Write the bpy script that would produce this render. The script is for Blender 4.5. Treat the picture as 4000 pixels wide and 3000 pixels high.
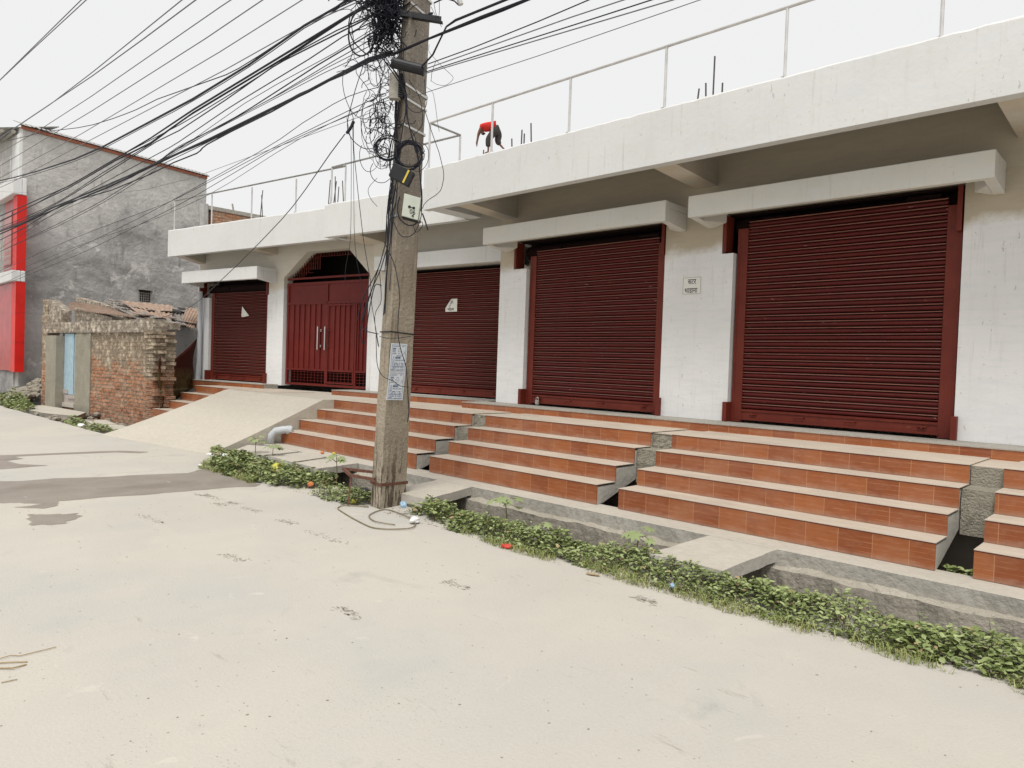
import bpy, bmesh, math, random
from mathutils import Vector, Matrix, noise
for o in list(bpy.data.objects): bpy.data.objects.remove(o)
scene = bpy.context.scene
COL = scene.collection
# ---------------- camera
cam_d = bpy.data.cameras.new('camera'); cam = bpy.data.objects.new('camera', cam_d); COL.objects.link(cam)
YAW, PIT, ROL = 7.60051206e-01, -2.41814747e-02, 3.46606888e-02
def cam_basis():
    cy, sy = math.cos(YAW), math.sin(YAW)
    f = Vector((-sy*math.cos(PIT), cy*math.cos(PIT), math.sin(PIT))); r = Vector((cy, sy, 0)); u = r.cross(f)
    c, s = math.cos(ROL), math.sin(ROL)
    return r*c+u*s, -r*s+u*c, f
r_, u_, f_ = cam_basis()
M = Matrix((r_, u_, -f_)).transposed().to_4x4(); M.translation = Vector((0, 0, 1.52)); cam.matrix_world = M
cam_d.sensor_width = 36; cam_d.lens = 2800.17/4000*36; cam_d.clip_start = .05; cam_d.clip_end = 1000
scene.camera = cam
# ---------------- light
SUN_EL, SUN_AZ = math.radians(62), math.radians(150)     # azimuth from +Y clockwise
w = bpy.data.worlds.new('World'); scene.world = w; w.use_nodes = True
nt = w.node_tree; bg = nt.nodes['Background']
sky = nt.nodes.new('ShaderNodeTexSky'); sky.sky_type = 'NISHITA'; sky.sun_disc = False
sky.sun_elevation = SUN_EL; sky.sun_rotation = SUN_AZ; sky.air_density = 1.0; sky.dust_density = 6; sky.ozone_density = 1
hs = nt.nodes.new('ShaderNodeHueSaturation'); hs.inputs['Saturation'].default_value = .05
mx = nt.nodes.new('ShaderNodeMix'); mx.data_type = 'RGBA'; mx.inputs[0].default_value = .93    # overcast cloud layer over the sky
mx.inputs[7].default_value = (8.25, 8.28, 8.28, 1)
nt.links.new(sky.outputs[0], hs.inputs['Color']); nt.links.new(hs.outputs[0], mx.inputs[6]); nt.links.new(mx.outputs[2], bg.inputs[0])
bg.inputs[1].default_value = .1
sl = bpy.data.lights.new('sun', 'SUN'); sl.energy = 2.15; sl.angle = math.radians(20); sl.color = (1, .97, .91)
so = bpy.data.objects.new('sun', sl); COL.objects.link(so)
sd = Vector((math.sin(SUN_AZ)*math.cos(SUN_EL), math.cos(SUN_AZ)*math.cos(SUN_EL), math.sin(SUN_EL)))
so.rotation_euler = (-sd).to_track_quat('-Z', 'Y').to_euler(); so.location = sd*30
scene.view_settings.view_transform = 'Standard'; scene.view_settings.look = 'None'
scene.view_settings.exposure = 0.15; scene.view_settings.gamma = 1.0
scene.cycles.max_bounces = 5; scene.cycles.diffuse_bounces = 2; scene.cycles.use_denoising = True

# ---------------- materials
class NB:
    def __init__(s, name, rough=.8, spec=.3):
        s.m = bpy.data.materials.new(name); s.m.use_nodes = True; s.t = s.m.node_tree; s.b = s.t.nodes['Principled BSDF']
        s.b.inputs['Roughness'].default_value = rough; s.b.inputs['Specular IOR Level'].default_value = spec
        s.tc = s.t.nodes.new('ShaderNodeTexCoord')
    def n(s, k, **kw):
        x = s.t.nodes.new(k)
        for a, v in kw.items(): setattr(x, a, v)
        return x
    def l(s, a, b): s.t.links.new(a, b)
    def coord(s, sc=(1, 1, 1), gen='Object', rot=(0, 0, 0)):
        mp = s.n('ShaderNodeMapping'); mp.inputs['Scale'].default_value = sc; mp.inputs['Rotation'].default_value = rot
        s.l(s.tc.outputs[gen], mp.inputs[0]); return mp.outputs[0]
    def noise(s, scale, sc=(1, 1, 1), detail=6, rough=.6, lo=0, hi=1, dist=0):
        t = s.n('ShaderNodeTexNoise'); t.inputs['Scale'].default_value = scale; t.inputs['Detail'].default_value = detail
        t.inputs['Roughness'].default_value = rough; t.inputs['Distortion'].default_value = dist; s.l(s.coord(sc), t.inputs[0])
        return s.rng(t.outputs[0], lo, hi)
    def rng(s, v, lo, hi, a=0, b=1):
        m = s.n('ShaderNodeMapRange'); m.inputs[1].default_value = lo; m.inputs[2].default_value = hi
        m.inputs[3].default_value = a; m.inputs[4].default_value = b; s.l(v, m.inputs[0]); return m.outputs[0]
    def mix(s, f, a, b, mode='MIX'):
        m = s.n('ShaderNodeMix'); m.data_type = 'RGBA'; m.blend_type = mode; m.clamp_factor = True
        for v, i in ((f, 0), (a, 6), (b, 7)):
            if hasattr(v, 'links'): s.l(v, m.inputs[i])
            elif i == 0: m.inputs[0].default_value = v
            else: m.inputs[i].default_value = (*v, 1)
        return m.outputs[2]
    def math(s, op, a, b):
        m = s.n('ShaderNodeMath'); m.operation = op
        for v, i in ((a, 0), (b, 1)):
            if hasattr(v, 'links'): s.l(v, m.inputs[i])
            else: m.inputs[i].default_value = v
        return m.outputs[0]
    def bump(s, h, d=.02, st=.5):
        b = s.n('ShaderNodeBump'); b.inputs['Distance'].default_value = d; b.inputs['Strength'].default_value = st
        s.l(h, b.inputs['Height']); s.l(b.outputs[0], s.b.inputs['Normal']); return s
    def col(s, c):
        if hasattr(c, 'links'): s.l(c, s.b.inputs['Base Color'])
        else: s.b.inputs['Base Color'].default_value = (*c, 1)
        return s.m
def plain(name, c, rough=.7, var=.15, scale=20, spec=.3, metal=0, bump=0):
    b = NB(name, rough, spec); n = b.noise(scale, detail=4, lo=.3, hi=.7)
    b.b.inputs['Metallic'].default_value = metal
    if bump: b.bump(n, bump, .6)
    return b.col(b.mix(n, tuple(x*(1-var) for x in c), tuple(min(1, x*(1+var)) for x in c)))
def m_white(name, base=(.78, .77, .75), upper=0, up=((.47, .40, .29), (.41, .35, .25))):
    b = NB(name, .85, .2)
    big = b.noise(.9, lo=.35, hi=.65); st = b.noise(3, (1, 1, 6), lo=.45, hi=.75); ver = b.noise(5, (3, 3, .35), 5, lo=.55, hi=.8)
    fl = b.noise(28, lo=.66, hi=.7)
    c = b.mix(big, tuple(x*.93 for x in base), base)
    c = b.mix(b.math('MULTIPLY', st, .5), c, (.66, .68, .7)); c = b.mix(b.math('MULTIPLY', ver, .38), c, (.60, .57, .52))
    c = b.mix(b.math('MULTIPLY', fl, .55), c, (.42, .40, .36))
    rs = b.noise(2.6, (7, 7, .35), 6, lo=.60, hi=.72); c = b.mix(b.math('MULTIPLY', rs, .55), c, (.50, .475, .43))
    sc = b.noise(9, (2.2, 2.2, 1), 3, lo=.700, hi=.712); c = b.mix(b.math('MULTIPLY', sc, .5), c, (.36, .35, .33)); bl = b.noise(1.3, (1, 1, 3), 4, lo=.5, hi=.7); c = b.mix(b.math('MULTIPLY', bl, .3), c, (.72, .73, .75))
    if upper:      # older cream distemper left above a brushed edge, overhang shade painted into its tone
        sx = b.n('ShaderNodeSeparateXYZ'); b.l(b.tc.outputs['Object'], sx.inputs[0]); e = b.noise(2.2, lo=0, hi=1)
        h = b.rng(b.math('ADD', sx.outputs[2], b.math('MULTIPLY', b.math('SUBTRACT', e, .5), .5)), upper, upper+.14); h = b.math('MULTIPLY', h, .9)
        c = b.mix(h, c, b.mix(st, *up))
    b.bump(b.noise(14, lo=.2, hi=.8), .006, .3); return b.col(c)
MT = {}
MT['white'] = m_white('white_wash', (.82, .815, .81), 3.02)  # darker upper coat: shade of the bays painted into the cream
MT['white2'] = m_white('white_wash_far', (.82, .815, .81), 3.02, ((.66, .61, .52), (.60, .55, .46)))
MT['whiteplain'] = m_white('white_wash_street', (.80, .80, .79))
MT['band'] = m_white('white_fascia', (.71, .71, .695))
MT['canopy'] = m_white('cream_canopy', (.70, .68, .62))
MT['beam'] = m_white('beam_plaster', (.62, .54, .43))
def m_road():
    b = NB('dusty_concrete', .9, .15)
    big = b.noise(.35, lo=.35, hi=.65); mid = b.noise(1.7, (1, .6, 1), lo=.4, hi=.68); fine = b.noise(60, detail=8, lo=.3, hi=.75)
    sp = b.noise(95, detail=2, lo=.695, hi=.73); pale = b.noise(4.5, (1, 1, 1), lo=.66, hi=.72, dist=.6); gr = b.noise(.8, lo=.55, hi=.72)
    sc = b.noise(3.2, (.25, 2.2, 1), 7, lo=.715, hi=.75)
    c = b.mix(big, (.50, .465, .41), (.475, .46, .43)); c = b.mix(b.math('MULTIPLY', gr, .6), c, (.415, .415, .395))
    c = b.mix(b.math('MULTIPLY', mid, .4), c, (.545, .505, .44)); c = b.mix(b.math('MULTIPLY', fine, .22), c, (.36, .335, .29))
    c = b.mix(b.math('MULTIPLY', sp, .55), c, (.25, .23, .2)); c = b.mix(b.math('MULTIPLY', pale, .5), c, (.62, .57, .50))
    c = b.mix(b.math('MULTIPLY', sc, .6), c, (.29, .265, .225))
    sk = b.noise(1.9, (.8, 5.0, 1), 9, .78, lo=.615, hi=.66); c = b.mix(b.math('MULTIPLY', sk, .55), c, (.24, .215, .18))
    ho = b.noise(.55, lo=.42, hi=.6); c = b.mix(b.math('MULTIPLY', ho, .4), c, (.57, .525, .445)); dk = b.noise(1.1, detail=9, rough=.7, lo=.60, hi=.72, dist=.5); c = b.mix(b.math('MULTIPLY', dk, .5), c, (.34, .335, .315))
    pb = b.n('ShaderNodeTexVoronoi'); pb.inputs['Scale'].default_value = 42; b.l(b.coord(), pb.inputs[0]); pbf = b.math('MULTIPLY', b.rng(pb.outputs['Distance'], .16, .10), b.noise(1.7, lo=.45, hi=.62)); c = b.mix(b.math('MULTIPLY', pbf, .55), c, (.26, .24, .205))
    vc = b.n('ShaderNodeTexVoronoi'); vc.feature = 'DISTANCE_TO_EDGE'; vc.inputs['Scale'].default_value = .55; b.l(b.coord(), vc.inputs[0])
    b.bump(b.math('ADD', b.math('ADD', fine, b.math('MULTIPLY', pbf, -.8)), b.math('MULTIPLY', sp, -.5)), .004, .4); return b.col(c)
MT['road'] = m_road()
def m_wet():
    b = NB('damp_mud_film', .45, .4)
    n = b.noise(3, (1, 1, 1), lo=.3, hi=.7); s = b.noise(45, lo=.62, hi=.68)
    c = b.mix(n, (.25, .215, .18), (.31, .27, .23)); c = b.mix(b.math('MULTIPLY', s, .7), c, (.12, .095, .075)); d2 = b.noise(1.6, (1, .5, 1), 7, lo=.5, hi=.68); c = b.mix(b.math('MULTIPLY', d2, .5), c, (.17, .135, .105)); l2 = b.noise(5, (.4, 2.5, 1), 5, lo=.66, hi=.70); c = b.mix(b.math('MULTIPLY', l2, .7), c, (.46, .41, .345)); b.bump(b.noise(40, lo=.3, hi=.7), .004, .5); return b.col(c)
MT['wet'] = m_wet()
def m_conc(name, c0, c1, sp=.5, sc=6, bump=.015, dark=(.16, .14, .11)):
    b = NB(name, .92, .15)
    n = b.noise(sc*.3, lo=.3, hi=.7); f = b.noise(sc*5, detail=8, lo=.3, hi=.75); s = b.noise(sc*2.2, lo=.6, hi=.72)
    c = b.mix(n, c0, c1); c = b.mix(b.math('MULTIPLY', f, .35), c, tuple(x*.6 for x in c0)); c = b.mix(b.math('MULTIPLY', s, sp), c, dark)
    b.bump(b.math('ADD', f, n), bump, .7); return b.col(c)
MT['wetrim'] = m_conc('drying_mud_rim', (.36, .315, .26), (.43, .385, .33), .3, 8, .004, (.2, .16, .12))
MT['slab'] = m_conc('pale_concrete', (.50, .46, .395), (.57, .525, .455), .15, 4, .006, (.3, .27, .22))
MT['ramp'] = m_conc('ramp_cement', (.52, .475, .40), (.56, .51, .435), .12, 3, .005, (.35, .31, .26))
MT['face'] = m_conc('grey_cement', (.34, .32, .28), (.47, .44, .39), .4, 4, .012, (.17, .15, .12))
MT['ledge'] = m_conc('dirty_ledge', (.40, .36, .29), (.60, .55, .47), .7, 8, .03, (.13, .11, .08))
MT['sidec'] = m_conc('side_cement', (.50, .47, .42), (.58, .55, .49), .1, 4, .006)
MT['drain'] = m_conc('drain_wall_mossy', (.22, .20, .165), (.46, .42, .355), .95, 2.4, .025, (.06, .052, .038))
MT['earth'] = m_conc('dark_earth', (.10, .085, .065), (.17, .14, .105), .6, 9, .03, (.03, .026, .02))
MT['block'] = m_conc('rough_block', (.36, .33, .265), (.47, .43, .35), .6, 12, .03, (.13, .11, .08))
def m_pole():
    b = NB('pole_concrete', .92, .15); sx = b.n('ShaderNodeSeparateXYZ'); b.l(b.tc.outputs['Object'], sx.inputs[0])
    n = b.noise(2, lo=.35, hi=.65); f = b.noise(28, detail=8, lo=.35, hi=.7); s = b.noise(16, (1, 1, .8), 4, lo=.58, hi=.66); v = b.noise(9, (1.6, 1.6, .16), 5, lo=.52, hi=.68); pit = b.noise(55, detail=3, lo=.64, hi=.68)
    c = b.mix(n, (.345, .295, .23), (.43, .375, .295)); up = b.rng(sx.outputs[2], 2.4, 3.4); c = b.mix(b.math('MULTIPLY', up, .8), c, (.235, .212, .185))
    c = b.mix(b.math('MULTIPLY', f, .3), c, (.22, .18, .135)); c = b.mix(b.math('MULTIPLY', s, .45), c, (.50, .44, .35)); c = b.mix(b.math('MULTIPLY', v, .55), c, (.15, .115, .08)); c = b.mix(b.math('MULTIPLY', pit, .6), c, (.10, .075, .05))
    lo = b.math('MULTIPLY', b.rng(sx.outputs[2], .75, .3), b.noise(15, (1.5, 1.5, .2), 4, lo=.50, hi=.56)); c = b.mix(b.math('MULTIPLY', lo, .8), c, (.05, .03, .02))
    b.bump(b.math('ADD', f, b.math('MULTIPLY', pit, -1.0)), .012, .7); return b.col(c)
MT['pole'] = m_pole()
def m_tile():
    b = NB('red_clay_tile', .42, .4)
    sx = b.n('ShaderNodeSeparateXYZ'); b.l(b.tc.outputs['Object'], sx.inputs[0]); cx = b.n('ShaderNodeCombineXYZ')
    b.l(sx.outputs[0], cx.inputs[0]); b.l(sx.outputs[2], cx.inputs[1])
    oi = b.n('ShaderNodeObjectInfo'); ofs = b.math('MULTIPLY', oi.outputs['Random'], 3.0); b.l(b.math('ADD', sx.outputs[0], ofs), cx.inputs[0])
    br = b.n('ShaderNodeTexBrick'); br.offset = 0; b.l(cx.outputs[0], br.inputs[0])
    br.inputs['Scale'].default_value = 1; br.inputs['Mortar Size'].default_value = .0035; br.inputs['Mortar Smooth'].default_value = .25; br.inputs['Brick Width'].default_value = .257; br.inputs['Row Height'].default_value = .6
    br.inputs['Color1'].default_value = (.235, .062, .020, 1); br.inputs['Color2'].default_value = (.35, .112, .034, 1); br.inputs['Mortar'].default_value = (.43, .195, .095, 1)
    # pressed grooves along each tile
    fr = b.math('FRACT', b.math('MULTIPLY', sx.outputs[2], 26), 0); gl = b.rng(fr, .0, .2, 1, 0)
    br2 = b.noise(7, (1, 1, 4), lo=.42, hi=.6); g = b.math('MULTIPLY', b.math('MULTIPLY', gl, br2), .75)
    c = b.mix(g, br.outputs[0], (.50, .22, .10))
    du = b.noise(2.3, (1, 1, 1.5), lo=.42, hi=.70); c = b.mix(b.math('MULTIPLY', du, .38), c, (.40, .20, .125)); sm = b.noise(11, (.5, 1, 2), 7, .7, lo=.52, hi=.7); c = b.mix(b.math('MULTIPLY', sm, .3), c, (.46, .26, .16))
    ef = b.math('MULTIPLY', b.rng(b.math('ADD', sx.outputs[2], b.math('MULTIPLY', b.noise(7, lo=.2, hi=.8), -.05)), .02, -.015), .42); c = b.mix(b.math('MULTIPLY', ef, .7), c, (.47, .34, .26))
    dk = b.noise(6, (1, 1, 2), lo=.55, hi=.75); c = b.mix(b.math('MULTIPLY', dk, .45), c, (.12, .035, .025))
    b.bump(br.outputs['Fac'], -.003, .5); return b.col(c)
MT['tile'] = m_tile()
def m_tread():
    b = NB('dusty_stone_tread', .7, .25); n = b.noise(5, (.5, 3, 1), lo=.35, hi=.7); f = b.noise(40, (.3, 3, 1), lo=.6, hi=.7)
    c = b.mix(n, (.50, .425, .345), (.60, .52, .43)); c = b.mix(b.math('MULTIPLY', f, .5), c, (.36, .28, .21)); g = b.noise(1.7, lo=.5, hi=.68); c = b.mix(b.math('MULTIPLY', g, .4), c, (.40, .33, .27)); return b.col(c)
MT['tread'] = m_tread()
def m_paint(name, c, c2, rough=.42, chips=.3, chipc=(.45, .3, .26)):
    b = NB(name, rough, .22); n = b.noise(2.5, lo=.35, hi=.65); ch = b.noise(26, (.35, .35, 2.2), 3, lo=.71, hi=.73); ru = b.noise(9, (1, 1, .5), lo=.58, hi=.75)
    k = b.mix(n, c, c2); k = b.mix(b.math('MULTIPLY', ru, .4), k, (.055, .018, .012)); k = b.mix(b.math('MULTIPLY', ch, chips), k, chipc)
    b.bump(b.noise(60, lo=.3, hi=.7), .002, .3); return b.col(k)
MT['slat'] = m_paint('maroon_shutter_paint', (.082, .010, .009), (.115, .016, .013), .42, .7)
MT['beadlight'] = m_paint('painted_bead_highlight', (.33, .155, .12), (.25, .10, .075), .7, .3)  # slat bead highlights painted in as a pale dusty tint
MT['paintedshade'] = plain('painted_shade_maroon', (.016, .004, .0035), .85)  # near-black maroon: shade of slat grooves and coil housing painted in
MT['rail'] = m_paint('red_oxide_frame', (.135, .022, .014), (.17, .031, .018), .5, .25)
MT['gate'] = m_paint('red_gate_paint', (.125, .013, .010), (.155, .019, .014), .45, .2)
MT['dark'] = plain('dark_interior', (.03, .026, .022), .9)
MT['steel'] = plain('stainless_steel', (.55, .53, .50), .28, .1, 30, metal=1)
MT['railing'] = plain('dull_pale_tube', (.60, .59, .58), .4, .12, 8, metal=.3)
MT['rebar'] = plain('weathered_rebar', (.10, .09, .085), .8, .3, 60)
MT['wire'] = plain('black_cable', (.012, .013, .022), .55, .3, 30)
MT['wireg'] = plain('grey_wire', (.16, .16, .17), .5, .2, 30)
MT['twine'] = plain('old_wire_loop', (.22, .175, .11), .7, .3, 30)
MT['rust'] = plain('rusty_iron', (.14, .065, .045), .8, .35, 40, bump=.004)
MT['boxw'] = plain('grey_green_enclosure', (.50, .53, .46), .5, .08, 8)
MT['black'] = plain('black_plastic', (.02, .021, .024), .5, .2, 20)
MT['yellow'] = plain('yellow_stripe', (.62, .47, .07), .5, .1, 20)
MT['paper'] = plain('white_paper', (.78, .77, .72), .8, .04, 8)
MT['paperb'] = plain('poster_paper', (.70, .74, .78), .8, .04, 8)
MT['ink'] = plain('black_ink', (.03, .028, .027), .8, .2)
MT['inkb'] = plain('blue_ink', (.12, .17, .30), .8, .2)
MT['pvc'] = plain('grey_pvc', (.50, .52, .54), .45, .1, 6)
MT['red'] = plain('bright_red_cladding', (.66, .018, .012), .42, .1, 2)
MT['redd'] = plain('dull_red_panel', (.40, .035, .03), .3, .25, 2.5)
MT['blue'] = plain('faded_blue_door', (.36, .49, .56), .7, .14, 7)
MT['plankw'] = plain('grey_plank', (.42, .37, .34), .8, .2, 12)
MT['glass'] = plain('window_dark', (.05, .055, .06), .2, .3, 3, spec=.6)
MT['tin'] = None
def m_tin(name, c0, c1, c2):
    b = NB(name, .7, .3); n = b.noise(4, (1, 3, 1), lo=.35, hi=.65); f = b.noise(15, lo=.5, hi=.72)
    c = b.mix(n, c0, c1); c = b.mix(b.math('MULTIPLY', f, .6), c, c2); return b.col(c)
MT['tin'] = m_tin('rusty_tin', (.30, .20, .145), (.44, .325, .25), (.13, .09, .07))
MT['tin2'] = m_tin('old_tin_dark', (.15, .14, .13), (.42, .37, .32), (.05, .05, .05))
MT['asb'] = m_tin('grey_fibre_sheet', (.38, .37, .36), (.50, .49, .47), (.26, .25, .24))
def m_greywall():
    b = NB('patchy_cement_plaster', .92, .1)
    big = b.noise(.42, (1, 1, 1.4), 8, .6, lo=.43, hi=.57); m = b.noise(1.1, (1, 1, 1.3), 9, .68, lo=.4, hi=.64, dist=.4); f = b.noise(7, detail=8, lo=.35, hi=.7)
    wp = b.noise(1.1, (1, 1, 1), 9, .7, lo=.57, hi=.62, dist=.7); dr = b.noise(3.3, (1.5, 1.5, .35), 6, lo=.58, hi=.72)
    sx = b.n('ShaderNodeSeparateXYZ'); b.l(b.tc.outputs['Object'], sx.inputs[0]); h = b.rng(sx.outputs[2], 4.2, 7.4, 0, 1)
    c = b.mix(big, (.25, .245, .24), (.45, .44, .43)); c = b.mix(b.math('MULTIPLY', m, .62), c, (.60, .58, .56))
    mh = b.rng(b.math('ADD', h, b.math('MULTIPLY', b.math('SUBTRACT', b.noise(.5, detail=8, lo=0, hi=1), .5), 2.4)), .35, .6)
    c = b.mix(b.math('MULTIPLY', mh, .85), c, b.mix(m, (.56, .545, .52), (.66, .65, .62))); c = b.mix(b.math('MULTIPLY', wp, .8), c, (.68, .66, .63)); c = b.mix(b.math('MULTIPLY', dr, .5), c, (.13, .12, .12))
    sp = b.noise(4, detail=9, rough=.75, lo=.6, hi=.64); c = b.mix(b.math('MULTIPLY', sp, .4), c, (.6, .59, .57))
    c = b.mix(b.math('MULTIPLY', f, .25), c, (.24, .23, .22)); b.bump(b.math('ADD', m, f), .02, .6); return b.col(c)
MT['gwall'] = m_greywall()
def m_oldbrick(name='old_brick', dark_hi=(.62, .53, .40), lo=.75, hi=1.6, axis=(0, 2)):
    b = NB(name, .95, .1)
    sx = b.n('ShaderNodeSeparateXYZ'); b.l(b.tc.outputs['Object'], sx.inputs[0]); cx = b.n('ShaderNodeCombineXYZ')
    dn = b.noise(3, lo=0, hi=1)
    b.l(sx.outputs[axis[0]], cx.inputs[0]); b.l(b.math('ADD', sx.outputs[axis[1]], b.math('MULTIPLY', dn, .05)), cx.inputs[1])
    br = b.n('ShaderNodeTexBrick'); b.l(cx.outputs[0], br.inputs[0]); br.inputs['Scale'].default_value = 1
    br.inputs['Brick Width'].default_value = .23; br.inputs['Row Height'].default_value = .085; br.inputs['Mortar Size'].default_value = .012; br.inputs['Mortar Smooth'].default_value = .3
    br.inputs['Color1'].default_value = (.60, .27, .145, 1); br.inputs['Color2'].default_value = (.48, .23, .14, 1); br.inputs['Mortar'].default_value = (.27, .20, .145, 1)
    v = b.noise(5, (1, 1, 1.5), lo=.42, hi=.62); c = b.mix(b.math('MULTIPLY', v, .6), br.outputs[0], (.52, .42, .32))
    pl = b.noise(7, detail=8, rough=.72, lo=.43, hi=.57); pc = b.mix(pl, tuple(x*.42 for x in dark_hi), dark_hi)
    wn = b.noise(1.4, detail=7, lo=0, hi=1); hh = b.math('ADD', b.rng(sx.outputs[2], lo, hi, 0, 1), b.math('MULTIPLY', b.math('SUBTRACT', wn, .5), 2.6)); hh = b.rng(hh, .35, .65)
    c = b.mix(b.math('MULTIPLY', hh, .85), c, pc); g = b.noise(16, lo=.58, hi=.72); c = b.mix(b.math('MULTIPLY', g, .55), c, (.07, .055, .04))
    b.bump(b.math('ADD', b.math('MULTIPLY', br.outputs['Fac'], -1.0), pl), .03, .8); return b.col(c)
MT['brick'] = m_oldbrick()
MT['mottle'] = m_oldbrick('mottled_plaster', (.66, .60, .50), lo=-3, hi=-2)
MT['flake'] = m_conc('flaking_whitewash', (.60, .60, .60), (.78, .78, .77), .8, 4, .03, (.26, .22, .18))
MT['obrick'] = m_oldbrick('orange_brick', lo=50, hi=60, axis=(1, 2))
MT['cloth'] = None
def m_cloth():
    b = NB('brown_patterned_cloth', .9, .1); sx = b.n('ShaderNodeSeparateXYZ'); b.l(b.tc.outputs['Object'], sx.inputs[0])
    n = b.noise(3.5, dist=1.2, lo=.45, hi=.55); c = b.mix(n, (.10, .062, .028), (.17, .125, .055)); w_ = b.noise(9, (1, 1, 3), lo=.6, hi=.66); c = b.mix(b.math('MULTIPLY', w_, .7), c, (.30, .26, .15))
    h = b.rng(sx.outputs[2], 1.0, 1.25); c = b.mix(h, c, (.075, .02, .014)); s1 = b.math('MULTIPLY', b.rng(b.math('ABSOLUTE', b.math('SUBTRACT', sx.outputs[2], .72), 0), .012, .02, 1, 0), .6)
    c = b.mix(s1, c, (.33, .30, .19)); return b.col(c)
MT['cloth'] = m_cloth()
def m_leaf(name, a, b_, c_):
    b = NB(name, .55, .35); g = b.n('ShaderNodeNewGeometry'); r = b.n('ShaderNodeValToRGB'); b.l(g.outputs['Random Per Island'], r.inputs[0])
    e = r.color_ramp.elements; e[0].color = (*a, 1); e[1].color = (*c_, 1); m = e.new(.5); m.color = (*b_, 1)
    b.b.inputs['Transmission Weight'].default_value = 0; return b.col(r.outputs[0])
MT['leaf'] = m_leaf('weed_leaf', (.125, .16, .045), (.22, .27, .095), (.37, .42, .20))
MT['leaf2'] = m_leaf('pale_leaf', (.17, .22, .085), (.23, .28, .12), (.29, .34, .16))
MT['grass'] = m_leaf('grass_blade', (.16, .20, .05), (.26, .30, .09), (.45, .42, .2))
MT['stem'] = plain('green_stem', (.14, .12, .06), .7)
MT['skin'] = plain('brown_skin', (.20, .10, .07), .6, .1)
MT['shirt'] = plain('red_cloth', (.68, .035, .03), .8, .15, 60)
MT['short'] = plain('grey_trousers', (.055, .05, .05), .85, .25, 60)
MT['hair'] = plain('black_hair', (.012, .01, .01), .6)
MT['scuff'] = plain('road_scuff', (.36, .33, .28), .9, .3)
MT['greypatch'] = m_conc('greyer_road_patch', (.465, .455, .43), (.49, .48, .45), .1, 4, .004)
MT['litw'] = plain('white_litter', (.75, .74, .72), .6, .08)
MT['lity'] = plain('yellow_wrapper', (.62, .55, .08), .4, .3, 60)
MT['litr'] = plain('red_wrapper', (.60, .05, .04), .4, .2, 60)
MT['litb'] = plain('blue_wrapper', (.33, .48, .62), .4, .15, 60)
MT['lito'] = plain('orange_wrapper', (.65, .23, .09), .5, .2, 60)
MT['stick'] = plain('dry_stalk', (.36, .26, .14), .8, .25)
MT['rubble'] = m_conc('rubble_stone', (.30, .27, .22), (.44, .39, .32), .6, 9, .02)

# ---------------- mesh helpers
class MB:
    def __init__(s): s.v = []; s.f = []; s.mi = []; s.cur = 0
    def add(s, vs, fs):
        o = len(s.v); s.v += [tuple(v) for v in vs]; s.f += [tuple(i+o for i in f) for f in fs]; s.mi += [s.cur]*len(fs); return s
    def hexa(s, p):      # 8 corners: bottom 4 ccw, top 4 ccw
        return s.add(p, [(0, 3, 2, 1), (4, 5, 6, 7), (0, 1, 5, 4), (1, 2, 6, 5), (2, 3, 7, 6), (3, 0, 4, 7)])
    def box(s, x0, x1, y0, y1, z0, z1):
        return s.hexa([(x0, y0, z0), (x1, y0, z0), (x1, y1, z0), (x0, y1, z0), (x0, y0, z1), (x1, y0, z1), (x1, y1, z1), (x0, y1, z1)])
    def obox(s, c, a, b, u, ha, hb, hu):   # oriented box: centre, three axes, half sizes
        c, a, b, u = Vector(c), Vector(a).normalized()*ha, Vector(b).normalized()*hb, Vector(u).normalized()*hu
        return s.hexa([c-a-b-u, c+a-b-u, c+a+b-u, c-a+b-u, c-a-b+u, c+a-b+u, c+a+b+u, c-a+b+u])
    def prism(s, poly, z0, z1):
        n = len(poly); v = [(x, y, z0) for x, y in poly]+[(x, y, z1) for x, y in poly]
        return s.add(v, [tuple(range(n-1, -1, -1)), tuple(range(n, 2*n))]+[(i, (i+1) % n, n+(i+1) % n, n+i) for i in range(n)])
    def tube(s, pts, r, n=5, closed=False, r2=None):
        P = [Vector(p) for p in pts]; m = len(P); prev = None; vs = []
        for i, p in enumerate(P):
            d = (P[min(i+1, m-1)]-P[max(i-1, 0)]); d = d.normalized() if d.length > 1e-7 else Vector((0, 0, 1))
            if prev is None: a = d.orthogonal().normalized()
            else:
                a = prev-d*prev.dot(d); a = a.normalized() if a.length > 1e-6 else d.orthogonal().normalized()
            prev = a; b = d.cross(a); rr = r if r2 is None else r+(r2-r)*i/(m-1)
            for k in range(n):
                t = 2*math.pi*k/n; vs.append(p+(a*math.cos(t)+b*math.sin(t))*rr)
        fs = [(i*n+k, i*n+(k+1) % n, (i+1)*n+(k+1) % n, (i+1)*n+k) for i in range(m-1) for k in range(n)]
        fs += [tuple(range(n-1, -1, -1)), tuple((m-1)*n+k for k in range(n))]
        return s.add(vs, fs)
    def build(s, name, mat, parent=None, smooth=False, origin=None, bevel=0, rnd=0):
        me = bpy.data.meshes.new(name); O = Vector(origin) if origin is not None else Vector((0, 0, 0))
        me.from_pydata([tuple(Vector(v)-O) for v in s.v], [], s.f)
        for m in (mat if isinstance(mat, (list, tuple)) else [mat]): me.materials.append(MT[m] if isinstance(m, str) else m)
        for p, i in zip(me.polygons, s.mi): p.material_index = i; p.use_smooth = smooth
        me.update(); o = bpy.data.objects.new(name, me); COL.objects.link(o)
        if bevel:
            b = o.modifiers.new('bevel', 'BEVEL'); b.width = bevel; b.segments = 2; b.limit_method = 'ANGLE'
        o.location = O
        if parent is not None: o.parent = parent; o.location = O-abs_loc(parent)
        return o
def abs_loc(o):
    l = Vector(o.location)
    while o.parent: o = o.parent; l += Vector(o.location)
    return l
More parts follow.
